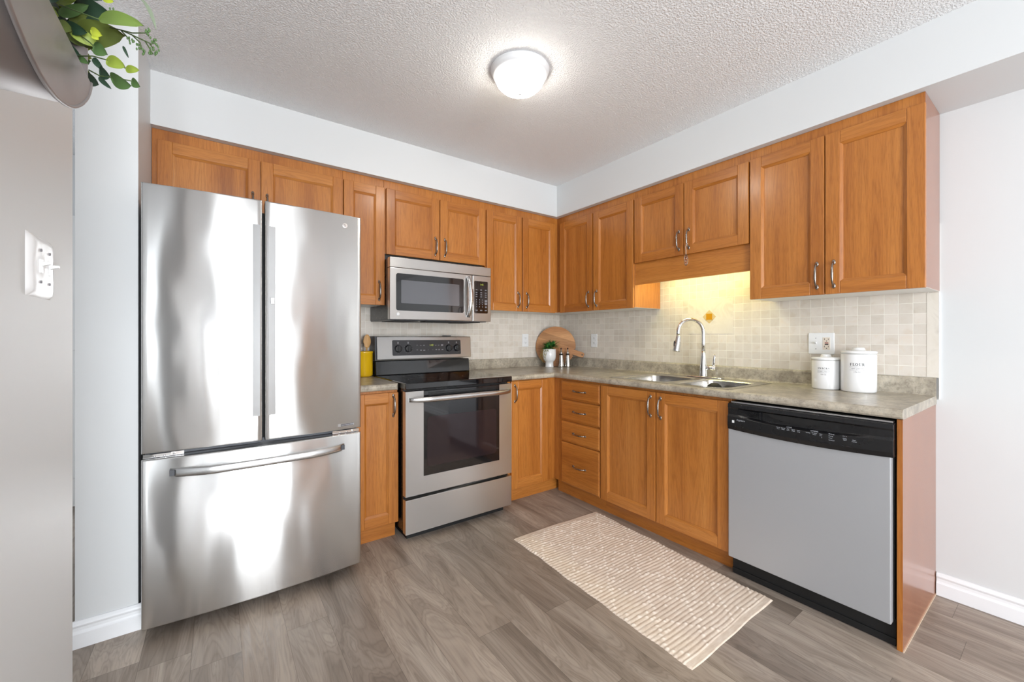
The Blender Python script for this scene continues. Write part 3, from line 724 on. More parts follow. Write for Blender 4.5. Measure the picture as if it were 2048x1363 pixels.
for (x, y, r) in ((0.19, 0.17, 0.10), (0.56, 0.17, 0.085), (0.19, 0.44, 0.075), (0.56, 0.44, 0.10)):
    MB().lathe([(r, 0.9272), (r+0.0015, 0.9273)], (x, y, 0), 48, cap=(False, False)).build('burner_ring', RING, rg, normals=False)
m = MB().prism([(0.565, 0.927), (0.690, 0.927), (0.690, 1.026), (0.578, 1.026)], 'x', 0.006, RW-0.006); m.build('riser', BLKG, rg, bevel=0.004)
bg = MB().prism([(0.553, 1.038), (0.690, 1.030), (0.690, 1.199), (0.570, 1.199), (0.566, 1.194)], 'x', 0.012, RW+0.002)
bgo = bg.build('backguard', [STEEL, BLK], rg, bevel=0.003)
fixface(bgo, [(lambda p: abs(p.normal.x) > 0.5, 1)])
MB().prism([(0.565, 1.030), (0.691, 1.030), (0.691, 1.2005), (0.575, 1.2005)], 'x', 0.002, 0.0115).build('backguard_cap', GREYP, rg)
def bgf(x, z, d=0.0): return (x, 0.553+(z-1.038)*(0.013/0.156)-d, z)
m = MB(); rr = rrect(0.120, 0.664, 1.062, 1.172, 0.008); m.add([bgf(x, z, 0.0008) for x, z in rr], [tuple(range(len(rr)))]); cpn = m.build('control_panel', plain('control_panel_black', S(40, 39, 42), 0.25), rg, normals=False)
for x in (0.162, 0.237, 0.560, 0.628):
    m = MB(); c = bgf(x, 1.111, 0.0)
    m.lathe([(0.026, -0.001), (0.025, -0.016), (0.022, -0.019), (0.0, -0.019)], c, 28, axis='y'); m.box(c[0]-0.006, c[0]+0.006, c[1]-0.026, c[1]-0.018, c[2]-0.021, c[2]+0.021)
    m.build('knob', BLK, cpn, bevel=0.001)
for x in (0.162, 0.237, 0.560, 0.628):
    m = MB()
    for k in range(12):
        if k == 9: continue
        a = 2*PI*k/12; q = bgf(x+0.031*math.cos(a), 1.111-0.031*math.sin(a), 0.0016); m.box(q[0]-0.0012, q[0]+0.0012, q[1], q[1]+0.0004, q[2]-0.0012, q[2]+0.0012)
    q = bgf(x, 1.153, 0.0016); m.box(q[0]-0.005, q[0]+0.005, q[1], q[1]+0.0004, q[2]-0.007, q[2]+0.007)
    m.build('dial_marks', TXTG, cpn)
m = MB()
for x, z, w_, h_ in [(0.305, 1.135, 0.012, 0.003), (0.333, 1.133, 0.012, 0.003), (0.358, 1.133, 0.010, 0.007), (0.305, 1.100, 0.012, 0.004), (0.334, 1.098, 0.011, 0.007), (0.359, 1.097, 0.015, 0.006), (0.452, 1.133, 0.012, 0.004), (0.476, 1.133, 0.011, 0.004), (0.505, 1.133, 0.017, 0.012), (0.456, 1.100, 0.013, 0.007), (0.479, 1.100, 0.011, 0.010), (0.507, 1.100, 0.014, 0.007), (0.392, 1.099, 0.003, 0.004), (0.428, 1.099, 0.005, 0.003)]:
    q = bgf(x, z, 0.0016); MB().box(q[0]-w_/2, q[0]+w_/2, q[1], q[1]+0.0004, q[2]-h_/2, q[2]+h_/2).build('button_mark', TXTG, cpn)
text_mesh([('1:42', 0.418, 1.128, 0.013, 'CENTER')], 'clock_digits', GREEN, cpn, lambda x, z: bgf(x, z, 0.0016))
MB().box(0.545, 0.600, 0.60, 0.64, 1.1995, 1.207).build('vent_tab', GREYP, rg)

# ------------------------------------------------------------------ microwave
MX, MY = -1.842, -0.4449
mw = thing('microwave_oven', 'stainless over-the-range microwave hung above the cooktop', 'microwave', (MX, MY, 0))
z0, z1 = 1.3078, 1.7024
MB().box(0.0085, 0.753, 0.045, 0.436, z0+0.004, z1-0.001).box(0.0085, 0.753, 0.135, 0.436, z1-0.001, z1+0.03).build('body', BLK, mw, bevel=0.001)
m = MB().box(0.010, 0.745, 0.050, 0.43, z0-0.004, z0+0.0035); m.build('underside', GREYP, mw)
m = MB().box(0.27, 0.56, 0.07, 0.16, z0-0.010, z0-0.0045).box(0.06, 0.22, 0.08, 0.34, z0-0.008, z0-0.0045).box(0.58, 0.71, 0.08, 0.34, z0-0.008, z0-0.0045); m.build('filter_grilles', BLKM, mw)
MB().box(0.0, 0.756, 0.0, 0.044, 1.639, z1).build('top_grille', STEEL, mw, bevel=0.003)
md_ = MB().box(0.0, 0.597, 0.0, 0.044, z0, 1.6365).build('door', STEEL, mw, bevel=0.004)
MB().box(0.6005, 0.756, 0.0, 0.044, z0, 1.6365).build('side_panel', STEEL, mw, bevel=0.004)
m = MB(); rr = rrect(0.040, 0.528, 1.364, 1.602, 0.014); m.add([(x, -0.0008, z) for x, z in rr], [tuple(range(len(rr)))]); m.build('window', BLKG, md_, normals=False)
m = MB(); rr = rrect(0.073, 0.492, 1.412, 1.560, 0.004); m.add([(x, -0.0014, z) for x, z in rr], [tuple(range(len(rr)))]); m.build('window_mesh', MICIN, md_, normals=False)
m = MB(); rows = []; n = 20
for i in range(n+1):
    s_ = i/n; z = 1.334+0.292*s_; k = 1-(2*s_-1)**2; y = -0.004-0.040*k**0.7; xo = 0.548+0.006*k
    rows.append([(xo, y+0.010, z), (xo, y, z), (xo+0.022, y-0.003, z), (xo+0.030, y+0.006, z), (xo+0.024, y+0.012, z)])
m.loft(rows, 0, True, True, (True, True)); m.build('handle', HANDLE, md_)
m = MB(); rr = rrect(0.614, 0.728, 1.366, 1.598, 0.008); m.add([(x, -0.0008, z) for x, z in rr], [tuple(range(len(rr)))]); cp2 = m.build('control_panel', BLKG, mw, normals=False)
m = MB()
for i, z in enumerate((1.535, 1.515, 1.500, 1.485)):
    for x in (0.632, 0.671, 0.710): m.box(x-0.007, x+0.007, -0.0016, -0.001, z-0.003, z+0.003)
for z in (1.463, 1.447, 1.431, 1.414):
    for x in (0.632, 0.657, 0.681): m.box(x-0.0025, x+0.0025, -0.0016, -0.001, z-0.0035, z+0.0035)
m.box(0.701, 0.722, -0.0016, -0.001, 1.448, 1.464).box(0.701, 0.722, -0.0016, -0.001, 1.428, 1.443).box(0.705, 0.718, -0.0016, -0.001, 1.406, 1.418)
for x in (0.632, 0.671, 0.710): m.box(x-0.009, x+0.009, -0.0016, -0.001, 1.384, 1.391)
m.build('keypad_marks', TXTG, cp2)
text_mesh([('1:42', 0.676, 1.568, 0.012, 'CENTER')], 'clock_digits', GREEN, cp2, lambda x, z: (x, -0.0016, z))
m = MB().lathe([(0.011, 0), (0.011, -0.0015), (0.0, -0.0015)], (0.053, 0, 1.341), 20, axis='y'); m.build('round_badge', WPL, mw)

# ------------------------------------------------------------------ dishwasher
dw = thing('dishwasher', 'built-in dishwasher with silver front and black control console', 'dishwasher', (-0.62, -1.947, 0), -PI/2)
DW = 0.621
MB().box(0.004, DW-0.004, 0.022, 0.595, 0.105, 0.872).build('tub', BLKM, dw)
MB().box(0.0, DW-0.008, -0.015, 0.020, 0.095, 0.742).build('door_panel', DWF, dw, bevel=0.004)
m = MB(); rows = []; n = 26
for i in range(n+1):
    s_ = i/n; x = DW*s_; k = 1-(2*s_-1)**2; zb = 0.736-0.010*k
    sc_ = max(0, 1-((s_-0.5)/0.40)**2)
    dip = 0.010*min(1, sc_*1.5)
    rows.append([(x, 0.020, zb), (x, -0.019-0.006*k, zb), (x, -0.023-0.008*k, zb+0.02), (x, -0.023-0.008*k, 0.800-0.014*sc_), (x, -0.017-0.008*k+dip, 0.810-0.014*sc_), (x, -0.017-0.008*k+dip, 0.838), (x, -0.021-0.008*k, 0.845), (x, -0.018-0.008*k, 0.862), (x, -0.006, 0.866), (x, 0.020, 0.866)])
m.loft(rows, 0, False, True, (True, True)); con = m.build('control_console', BLK, dw, bevel=0.0015, seg=2)
MB().box(0.012, DW-0.004, -0.008, 0.02, 0.8675, 0.8735).build('top_strip', HANDLE, dw)
MB().box(0.003, DW-0.002, 0.028, 0.035, 0.003, 0.104).box(0.003, DW-0.002, 0.022, 0.030, 0.003, 0.030).build('kick_plate', BLKM, dw, bevel=0.001)
# handle scoop and vent louvres
m = MB(); rr = []
for i in range(21):
    s_ = i/20; rr.append((0.185+0.235*s_, 0.838-0.030*math.sin(PI*s_)**0.6))
rr = rr+[(0.42, 0.8385)]+[(0.185, 0.8385)]
m.add([(x, -0.0245, z) for x, z in rr], [tuple(range(len(rr)))]); m.build('handle_pocket', BLKM, con, normals=False)
m = MB()
for k in range(5): m.box(0.05+0.022*k*0.6, 0.150, -0.026, -0.020, 0.834-k*0.006, 0.8365-k*0.006)
m.box(0.151, 0.156, -0.028, -0.02, 0.806, 0.838); m.build('vent_louvres', BLK, con)
def dwf(x, z): 
    k = 1-(2*x/DW-1)**2; return (x, -0.0237-0.008*k, z)
k6 = 0.0048
it = [('CYCLES', 0.276, 0.7905, 0.0042, 'CENTER'), ('OPTIONS', 0.371, 0.7905, 0.0046, 'CENTER')]
for x, a_, b_ in ((0.232, 'Pots &', 'Pans'), (0.252, 'Normal', 'Wash'), (0.272, 'Top', 'Rack'), (0.292, 'Quick', 'Wash'), (0.313, 'Rinse', 'Only')):
    it += [(a_, x, 0.783, 0.0038, 'CENTER'), (b_, x, 0.777, 0.0038, 'CENTER')]
it += [('Sanitize', 0.348, 0.781, 0.0038, 'CENTER'), ('Hi-Temp', 0.371, 0.783, 0.0038, 'CENTER'), ('Wash', 0.371, 0.777, 0.0038, 'CENTER'), ('Heat', 0.394, 0.783, 0.0038, 'CENTER'), ('Dry', 0.394, 0.777, 0.0038, 'CENTER'), ('o', 0.397, 0.769, 0.005, 'CENTER')]
for k, s_ in enumerate(('Washing', 'Drying', 'Clean', 'Sanitized')): it.append((s_, 0.421, 0.790-k*0.0085, 0.0038, 'LEFT'))
it += [('2  4  6', 0.475, 0.790, 0.0036, 'CENTER'), ('Delay', 0.475, 0.780, 0.004, 'CENTER'), ('Start', 0.475, 0.774, 0.004, 'CENTER'), ('Start', 0.505, 0.779, 0.004, 'CENTER'), ('Cancel', 0.505, 0.773, 0.004, 'CENTER')]
for k_ in it: text_mesh([k_], 'lettering', TXTL, con, dwf)
text_mesh([('Frigidaire', 0.045, 0.783, 0.0075, 'LEFT')], 'brand_script', TXTL, con, lambda x, z: dwf(x+(z-0.783)*0.35, z+(0.0)))
m = MB(); q = dwf(0.030, 0.777); m.box(0.0235, 0.0355, q[1]+0.0005, q[1]+0.003, 0.770, 0.7825); m.build('square_badge', WPL, con)

# ------------------------------------------------------------------ countertop items
def onring(cx, cy, R_, face):   # map flat text coords onto a cylinder facing angle `face`
    def f(x, z):
        a = face+x/R_; return (cx+(R_+0.0006)*math.cos(a), cy+(R_+0.0006)*math.sin(a), z)
    return f
# serif capitals as strokes: (x0,z0,x1,z1,width) in a unit-high box
G = {'F': (0.66, [(0.18, 0, 0.18, 1, .17), (0.05, 0.03, 0.34, 0.03, .06), (0.05, 0.97, 0.62, 0.97, .06), (0.60, 0.97, 0.62, 0.76, .06), (0.2, 0.52, 0.46, 0.52, .06), (0.46, 0.62, 0.46, 0.42, .05)]),
     'L': (0.66, [(0.18, 0, 0.18, 1, .17), (0.05, 0.97, 0.34, 0.97, .06), (0.05, 0.03, 0.62, 0.03, .06), (0.60, 0.03, 0.63, 0.28, .06)]),
     'U': (0.80, [(0.18, 0.28, 0.18, 1, .17), (0.05, 0.97, 0.34, 0.97, .06), (0.66, 0.28, 0.66, 1, .07), (0.52, 0.97, 0.80, 0.97, .06), (0.18, 0.30, 0.28, 0.07, .14), (0.28, 0.06, 0.52, 0.04, .08), (0.52, 0.05, 0.66, 0.30, .07)]),
     'R': (0.80, [(0.18, 0, 0.18, 1, .17), (0.05, 0.03, 0.34, 0.03, .06), (0.05, 0.97, 0.48, 0.97, .06), (0.48, 0.96, 0.60, 0.85, .12), (0.60, 0.88, 0.60, 0.64, .16), (0.60, 0.66, 0.46, 0.52, .12), (0.2, 0.51, 0.48, 0.51, .06), (0.42, 0.5, 0.68, 0.03, .16), (0.62, 0.03, 0.82, 0.03, .06)]),
     'S': (0.60, [(0.50, 0.72, 0.50, 0.95, .05), (0.48, 0.90, 0.30, 0.97, .07), (0.30, 0.97, 0.14, 0.88, .09), (0.13, 0.90, 0.14, 0.68, .12), (0.13, 0.70, 0.48, 0.38, .17), (0.49, 0.40, 0.48, 0.12, .13), (0.48, 0.12, 0.30, 0.03, .08), (0.30, 0.03, 0.10, 0.10, .07), (0.08, 0.30, 0.08, 0.04, .05)]),
     'N': (0.86, [(0.16, 0, 0.16, 1, .07), (0.04, 0.03, 0.28, 0.03, .06), (0.04, 0.97, 0.24, 0.97, .06), (0.18, 0.97, 0.70, 0.04, .18), (0.72, 0.0, 0.72, 1, .07), (0.60, 0.97, 0.84, 0.97, .06)]),
     'A': (0.80, [(0.40, 1, 0.12, 0.02, .07), (0.38, 1, 0.68, 0.02, .18), (0.02, 0.03, 0.24, 0.03, .06), (0.54, 0.03, 0.82, 0.03, .06), (0.22, 0.34, 0.58, 0.34, .06)]),
     'K': (0.86, [(0.18, 0, 0.18, 1, .17), (0.05, 0.03, 0.34, 0.03, .06), (0.05, 0.97, 0.34, 0.97, .06), (0.22, 0.42, 0.66, 0.95, .07), (0.54, 0.97, 0.82, 0.97, .06), (0.36, 0.58, 0.70, 0.04, .18), (0.58, 0.03, 0.86, 0.03, .06)])}
def arc(cx, cz, rx, rz, a0, a1, wf, n=14):
    out = []
    for i in range(n):
        p, q = math.radians(a0+(a1-a0)*i/n), math.radians(a0+(a1-a0)*(i+1)/n)
        out.append((cx+rx*math.cos(p), cz+rz*math.sin(p), cx+rx*math.cos(q), cz+rz*math.sin(q), wf(math.cos((p+q)/2))))
    return out
G['O'] = (0.88, arc(0.43, 0.5, 0.34, 0.46, 0, 360, lambda c: 0.06+0.12*abs(c)**1.5, 20))
G['C'] = (0.80, arc(0.43, 0.5, 0.34, 0.46, 48, 318, lambda c: 0.06+0.12*max(0, -c)**1.5, 16)+[(0.67, 0.96, 0.67, 0.68, .06)])
def serif(word, h, place, x0, z0, track=0.16):
    m = MB(); tot = sum(G[c][0] for c in word)*h+track*h*(len(word)-1); x = x0-tot/2; lay = 0
    for c in word:
        for (a, b, c2, d, w_) in G[c][1]:
            dx, dz = c2-a, d-b; L = math.hypot(dx, dz) or 1; nx, nz = -dz/L*w_/2, dx/L*w_/2
            q = [(a+nx, b+nz), (c2+nx, d+nz), (c2-nx, d-nz), (a-nx, b-nz)]
            m.add([place(x+p[0]*h, z0+p[1]*h) for p in q], [(0, 1, 2, 3)])
        x += (G[c][0]+track)*h
    return m
def canister(cx, cy, R_, H_, word, l2, l3, label, face):
    t = thing('canister', label, 'canister', (cx, cy, 0.9225), 0, 'white ceramic canisters')
    MB().lathe([(R_-0.004, 0.0), (R_-0.001, 0.003), (R_, 0.008), (R_, H_-0.004), (R_-0.002, H_), (R_-0.008, H_)], n=56).build('jar', CER, t)
    l = MB().lathe([(R_-0.002, H_+0.0015), (R_+0.002, H_+0.003), (R_+0.002, H_+0.012), (R_-0.004, H_+0.0165), (R_*0.42, H_+0.0175), (R_*0.40, H_+0.018), (R_*0.36, H_+0.026), (R_*0.33, H_+0.031), (R_*0.2, H_+0.032), (0.001, H_+0.032)], n=48); l.build('lid', CER, t)
    pl = onring(0, 0, R_, face); k = R_/0.070
    serif(word, 0.0125*k if word == 'FLOUR' else 0.0105*k, pl, 0, H_*0.70).build('printed_name', TXTD, t, normals=False)
    z = H_*0.70
    m = MB()
    for zz in (z-0.0065*k, z-0.0215*k):
        for i in range(16):
            a0 = -0.030*k+0.06*k*i/16; a1 = a0+0.06*k/16
            m.add([pl(a0, zz), pl(a1, zz), pl(a1, zz+0.0008), pl(a0, zz+0.0008)], [(0, 1, 2, 3)])
    m.build('printed_rules', TXTG, t, normals=False)
    text_mesh([(l2, 0, z-0.0170*k, 0.0062*k, 'CENTER'), (l3, 0, z-0.0335*k, 0.0060*k, 'CENTER')], 'printed_lines', TXTG, t, pl)
    return t
canister(-0.1060, -2.196, 0.0620, 0.150, 'SNACKS', 'STORE | TREAT', '100 OZ', 'smaller white ceramic canister lettered SNACKS on the counter', math.radians(187))
canister(-0.1120, -2.333, 0.0705, 0.188, 'FLOUR', 'SIFT | DUST', '176 OZ', 'larger white ceramic canister lettered FLOUR near the counter end', math.radians(190))

# round cutting board leaning in the corner
cb = MB(); R_ = 0.184; out = []
for i in range(64):
    a = math.radians(-17.5)+2*PI*i/64
    p = (R_*math.cos(a), R_*math.sin(a)); da = min(i, 64-i)
    if da <= 1: continue
    out.append(p)
u = (math.cos(math.radians(-17.5)), math.sin(math.radians(-17.5))); n_ = (-u[1], u[0])
hd = []
for s_, tt in ((-0.024, 0.17), (-0.024, 0.255), (-0.021, 0.266), (-0.012, 0.272), (0.012, 0.272), (0.021, 0.266), (0.024, 0.255), (0.024, 0.17)):
    hd.append((u[0]*tt+n_[0]*s_, u[1]*tt+n_[1]*s_))
hdo = [p for p in out if not (p[0]*u[0]+p[1]*u[1] > 0.178 and abs(p[0]*n_[0]+p[1]*n_[1]) < 0.03)]
# start the circle just past the handle so that the outline stays one loop
hdo.sort(key=lambda p: (math.atan2(p[1], p[0])-math.radians(-17.5)) % (2*PI))
poly = hdo+hd
cb.prism(poly, 'y', -0.008, 0.008)
o = cb.build('cutting_board', BOARD, bevel=0.002)
alp = math.radians(50); tilt = math.radians(7)
Rm = Matrix.Rotation(-alp, 4, 'Z') @ Matrix.Rotation(-tilt, 4, 'X')
o.matrix_world = Matrix.Translation((-0.190, -0.155, 0.922+0.184*math.cos(tilt)+0.003)) @ Rm
tag(o, 'round wooden cutting board with short handle leaning in the corner', 'cutting board')
hx_, hz_ = u[0]*0.256, u[1]*0.256
MB().lathe([(0.0065, -0.0088), (0.0065, 0.0088)], (hx_, 0, hz_), 16, axis='y').build('hanging_hole', HOLE, o)

# little white goblet pot with a green plant
pt = thing('potted_plant', 'small green spiky plant in a white footed pot by the cutting board', 'plant', (-0.292, -0.187, 0.9225))
MB().lathe([(0.038, 0), (0.039, 0.004), (0.0365, 0.012), (0.0355, 0.030), (0.0365, 0.050), (0.045, 0.057), (0.0535, 0.070), (0.0580, 0.090), (0.0590, 0.115), (0.0580, 0.163), (0.055, 0.165), (0.053, 0.160), (0.053, 0.150), (0.001, 0.150)], n=44, cap=(True, False)).build('pot', CER, pt)
def blade(m, p, dr, L, wd, mi, droop=0.3, seg=4):
    d = Vector(dr).normalized(); side = d.cross(Vector((0, 0, 1)));  side = side.normalized() if side.length > 1e-3 else Vector((1, 0, 0))
    c = Vector(p); rows = []
    for i in range(seg+1):
        s_ = i/seg; ww = wd*math.sin(PI*min(1, 0.22+0.78*s_))*0.5+0.0002
        q = c+d*L*s_+Vector((0, 0, -droop*L*s_*s_)); nn = side.cross(d)
        rows.append([tuple(q-side*ww), tuple(q-nn*wd*0.12), tuple(q+side*ww)])
    m.loft(rows, mi, True, False); return m
rs = random.Random(3); nb = 0
fol = MB()
for c_, nbl, L, sp in (((-0.012, 0.0, 0.176), 110, 0.085, 1.0), ((0.030, -0.016, 0.184), 130, 0.100, 0.9), ((-0.032, -0.010, 0.170), 90, 0.062, 1.0)):
    for i in range(nbl):
        a = rs.uniform(0, 2*PI); e = rs.uniform(0.05, 1.35)
        if -0.766*math.cos(a)*math.cos(e)-0.643*math.sin(a)*math.cos(e) < -0.30: continue
        blade(fol, c_, (math.cos(a)*math.cos(e), math.sin(a)*math.cos(e), math.sin(e)), L*rs.uniform(0.6, 1.0), 0.009 if c_[0] > 0 else 0.014, rs.randint(0, 1), 0.25)
o = fol.build('foliage', [SUCC, SUCC2], pt, normals=False); o['kind'] = 'stuff'
vn = MB(); 
for k in range(4):
    x = -0.05-0.004*k; pts = [(x+0.012, -0.03+0.02*k, 0.165), (x-0.012, -0.035+0.02*k, 0.15), (x-0.020, -0.03+0.02*k, 0.10), (x-0.026, -0.02+0.015*k, 0.045+0.01*k)]
    vn.tube(pts, 0.0012, 6)
    for q in range(7):
        s_ = q/6; i = min(2, int(s_*3)); f_ = s_*3-i; P_ = Vector(pts[i]).lerp(Vector(pts[i+1]), f_); blade(vn, P_, (rs.uniform(-1, 1), rs.uniform(-1, 1), -0.4), 0.018, 0.006, 0, 0.4, 3)
vn.build('trailing_stems', [plain('yellow_green_vine', S(146, 140, 66), 0.6)], pt, normals=False)

# salt and pepper
def shaker(x, y, label):
    t = thing('shaker', label, 'shaker', (x, y, 0.9225), 0, 'metal shakers by the cutting board')
    MB().lathe([(0.0265, 0), (0.0275, 0.003), (0.0255, 0.02), (0.0165, 0.105), (0.0160, 0.112)], n=30).build('body', SHAKER, t)
    MB().lathe([(0.0175, 0.1125), (0.0175, 0.118), (0.015, 0.119)], n=24).build('collar', BLK, t)
    MB().lathe([(0.0135, 0.1195), (0.0135, 0.128), (0.009, 0.138), (0.007, 0.140), (0.0065, 0.160)], n=20).build('neck', CHROME, t)
    MB().ball((0, 0, 0.167), 0.0075, 0, 12).build('knob', plain('dark_wood_knob', S(60, 26, 20), 0.35), t)
shaker(-0.209, -0.252, 'tapered metal shaker next to the white plant pot, left of its twin')
shaker(-0.160, -0.285, 'tapered metal shaker farther from the plant pot, right of its twin')

# yellow crock with wooden spoon and whisk
kx, ky = -1.906, -0.098
t = thing('utensil_crock', 'yellow ceramic utensil crock on the counter between refrigerator and range', 'crock', (kx, ky, 0.9225))
MB().lathe([(0.048, 0), (0.057, 0.004), (0.0605, 0.015), (0.0605, 0.160), (0.063, 0.164), (0.063, 0.172), (0.060, 0.175), (0.056, 0.172), (0.056, 0.03), (0.001, 0.028)], n=44, cap=(True, False)).build('pot', YEL, t)
t = thing('wooden_spoon', 'wooden spoon standing in the yellow crock', 'spoon', (kx+0.012, ky, 0.955))
MB().tube([(0, 0, 0), (0.006, 0, 0.10), (0.010, 0, 0.17)], 0.006, 10).build('handle', SPOON, t)
b = MB(); rows = []
for i in range(13):
    s_ = i/12; w_ = 0.006+0.020*math.sin(PI*min(1, s_*0.93+0.05))**0.8; z = 0.165+0.092*s_
    if i == 12: w_ = 0.006
    rows.append([(0.012+w_*math.cos(2*PI*j/12), 0.006*math.sin(2*PI*j/12)+(0.003 if math.sin(2*PI*j/12) < 0 else 0), z) for j in range(12)])
b.loft(rows, 0, True, True, (True, True)).build('bowl', SPOON, t)
t = thing('wire_whisk', 'dark wire whisk standing in the yellow crock behind the spoon', 'whisk', (kx-0.010, ky-0.025, 0.955))
w_ = MB()
for k in range(4):
    a = PI*k/4; pts = []
    for i in range(13):
        s_ = i/12*2-1; pts.append((0.020*math.sin(PI*(s_+1)/2)*0+0.020*s_*math.cos(a)*(1 if abs(s_) < 1 else 1)*math.cos(PI/2*abs(s_)**3)**0.5 if abs(s_) < 1 else 0, 0.020*s_*math.sin(a)*math.cos(PI/2*abs(s_)**3)**0.5 if abs(s_) < 1 else 0, 0.20-0.09*s_*s_))
    w_.tube(pts, 0.0011, 6)
w_.build('wires', PEWTER, t); MB().tube([(0, 0, 0), (0, 0, 0.112)], 0.006, 8).build('handle', PEWTER, t)

# charm on the pull above the sink
t = thing('hanging_charm', 'small metal filigree charm on a cord hanging from a cabinet pull above the sink', 'ornament', (-0.3605, -1.5555, 1.77))
MB().tube([(0.002, 0, 0.0), (-0.003, 0.003, -0.018), (-0.004, 0.0, -0.04), (-0.004, 0, -0.062)], [0.0035, 0.0022, 0.0022, 0.0030], 8).tube([(-0.006, -0.006, 0.002), (0.0, -0.009, 0.004), (0.006, -0.006, 0.002), (0.004, 0.006, 0.0)], 0.0014, 6).build('cord', plain('pale_cord', S(190, 166, 150), 0.6), t)
m = MB(); pr = []
for i in range(25):
    a = 2*PI*i/24; pr.append((-0.004, 0.0125*math.sin(a), -0.098+0.034*math.cos(a)))
m.tube(pr, 0.0016, 6)
for s_ in (-1, 1): m.tube([(-0.004, 0, -0.066), (-0.004, s_*0.008, -0.085), (-0.004, -s_*0.006, -0.102), (-0.004, s_*0.004, -0.118), (-0.004, 0, -0.130)], 0.0013, 6)
for z in (-0.082, -0.098, -0.114): m.ball((-0.004, 0, z), 0.0042, 1, 8)
m.build('pendant', [PEWTER, RED], t)

# ------------------------------------------------------------------ outlets and switches
def duplex(label, loc, rotz):
    t = thing('wall_outlet', label, 'outlet', loc, rotz, 'white wall outlets on the backsplash')
    MB().box(-0.036, 0.036, -0.005, 0, -0.059, 0.059).build('cover_plate', WPL, t, bevel=0.0025)
    for z in (0.021, -0.021):
        m = MB(); rr = rrect(-0.017, 0.017, z-0.014, z+0.014, 0.008); m.prism(rr, 'y', -0.0065, -0.005); r_ = m.build('receptacle', WPL, t)
        m = MB().box(-0.0075, -0.0055, -0.0068, -0.0064, z-0.003, z+0.006).box(0.0055, 0.0075, -0.0068, -0.0064, z-0.003, z+0.005).lathe([(0.0024, -0.0068), (0.0024, -0.0064)], (0, 0, z-0.008), 10, axis='y')
        m.build('slots', HOLE, r_)
    return t
duplex('white duplex outlet on the back wall, left of the cutting board', (-0.431, -0.0085, 1.164), 0)
duplex('white duplex outlet on the right wall, between cutting board and faucet', (-0.0085, -0.466, 1.163), -PI/2)
def toggle(par, x, sc_=1):
    m = MB().box(x-0.0048, x+0.0048, -0.0065, -0.0045, -0.012, 0.012)
    m.prism([(-0.005, -0.004), (-0.018, 0.0035), (-0.020, 0.0075), (-0.016, 0.010), (-0.005, 0.006)], 'x', x-0.0035, x+0.0035); return m
t = thing('switch_outlet_plate', 'double white plate with toggle switch and safety outlet behind the SNACKS canister', 'switch plate', (-0.0085, -2.146, 1.159), -PI/2)
MB().box(-0.060, 0.060, -0.005, 0, -0.0585, 0.0585).build('cover_plate', WPL, t, bevel=0.0025)
toggle(t, -0.024).build('toggle', WPL, t)
m = MB().box(0.008, 0.042, -0.0065, -0.004, -0.034, 0.034); g = m.build('safety_outlet', IVORY, t, bevel=0.001)
MB().box(0.018, 0.034, -0.0075, -0.0064, 0.001, 0.006).build('reset_button', REDP, g)
m = MB().box(0.018, 0.034, -0.0075, -0.0064, -0.007, -0.002)
for z in (0.022, -0.018): m.box(0.015, 0.0175, -0.0068, -0.0064, z-0.002, z+0.006).box(0.0325, 0.0345, -0.0068, -0.0064, z-0.002, z+0.005).lathe([(0.0024, -0.0068), (0.0024, -0.0064)], (0.0255, 0, z-0.008), 10, axis='y')
m.build('slots', HOLE, g)
m = MB()
for x, z in ((-0.024, 0.030), (-0.024, -0.030)): m.lathe([(0.0025, -0.0058), (0.0025, -0.0048)], (x, 0, z), 10, axis='y')
m.build('screws', TXTG, t)
# big glossy double toggle on the left wall (faces +x)
t = thing('switch_plate', 'glossy white double toggle switch plate on the near left wall', 'switch plate', (-2.9999, -1.805, 1.330), PI/2)
m = MB(); rows = []; N_ = 16
for i in range(N_+1):
    row = []
    for j in range(N_+1):
        a, b = i/N_*2-1, j/N_*2-1; x, z = a*0.068, b*0.0585
        h = 0.0085*(1-a**8)**0.5*(1-b**8)**0.5 if abs(a) < 1 and abs(b) < 1 else 0
        h += 0.0018*math.cos(a*4.5)*math.cos(b*3.0)*(1-a*a)*(1-b*b)
        row.append((x, -h, z))
    rows.append(row)
m.loft(rows, 0, True, False); pl_ = m.build('cover_plate', WPL, t, normals=False)
for x in (-0.024, 0.024):
    m = MB().box(x-0.0048, x+0.0048, -0.011, -0.006, -0.013, 0.013); m.prism([(-0.008, -0.001), (-0.022, 0.004), (-0.023, 0.008), (-0.008, 0.008)], 'x', x-0.004, x+0.004); m.build('toggle', WPL, t, bevel=0.0006)
m = MB()
for x in (-0.024, 0.024):
    for z in (0.030, -0.030): m.lathe([(0.0028, -0.0105), (0.0028, -0.006)], (x, 0, z), 8, axis='y')
m.build('screws', TXTG, t)

# ------------------------------------------------------------------ wall planter and its greenery
pz, py, pa, pb = 1.5400, -2.362, 0.178, 0.088
HALF = [(-2.186, 1.544), (-2.187, 1.537), (-2.194, 1.526), (-2.203, 1.516), (-2.214, 1.507), (-2.228, 1.4965), (-2.243, 1.487), (-2.258, 1.4785), (-2.274, 1.471), (-2.290, 1.465), (-2.303, 1.461), (-2.320, 1.457), (-2.335, 1.454), (-2.350, 1.4525)]
def Dsh(k=1.0):
    P = [(2*py-a, b) for a, b in HALF]+[(py, 1.452)]+list(reversed(HALF))
    return [(py+(a-py)*k, pz+(b-pz)*k) for a, b in P]
pn = thing('wall_planter', 'half-round galvanised metal planter mounted on the near left wall', 'planter', (-3.0, py, 1.45))
off = Vector((-3.0, py, 1.45))
def LP(x, y, z): return (x-off[0], y-off[1], z-off[2])
m = MB(); m.prism([(a-py, b-1.45) for a, b in Dsh()], 'x', 0.137, 0.140); m.build('front_plate', GALV, pn, bevel=0.001)
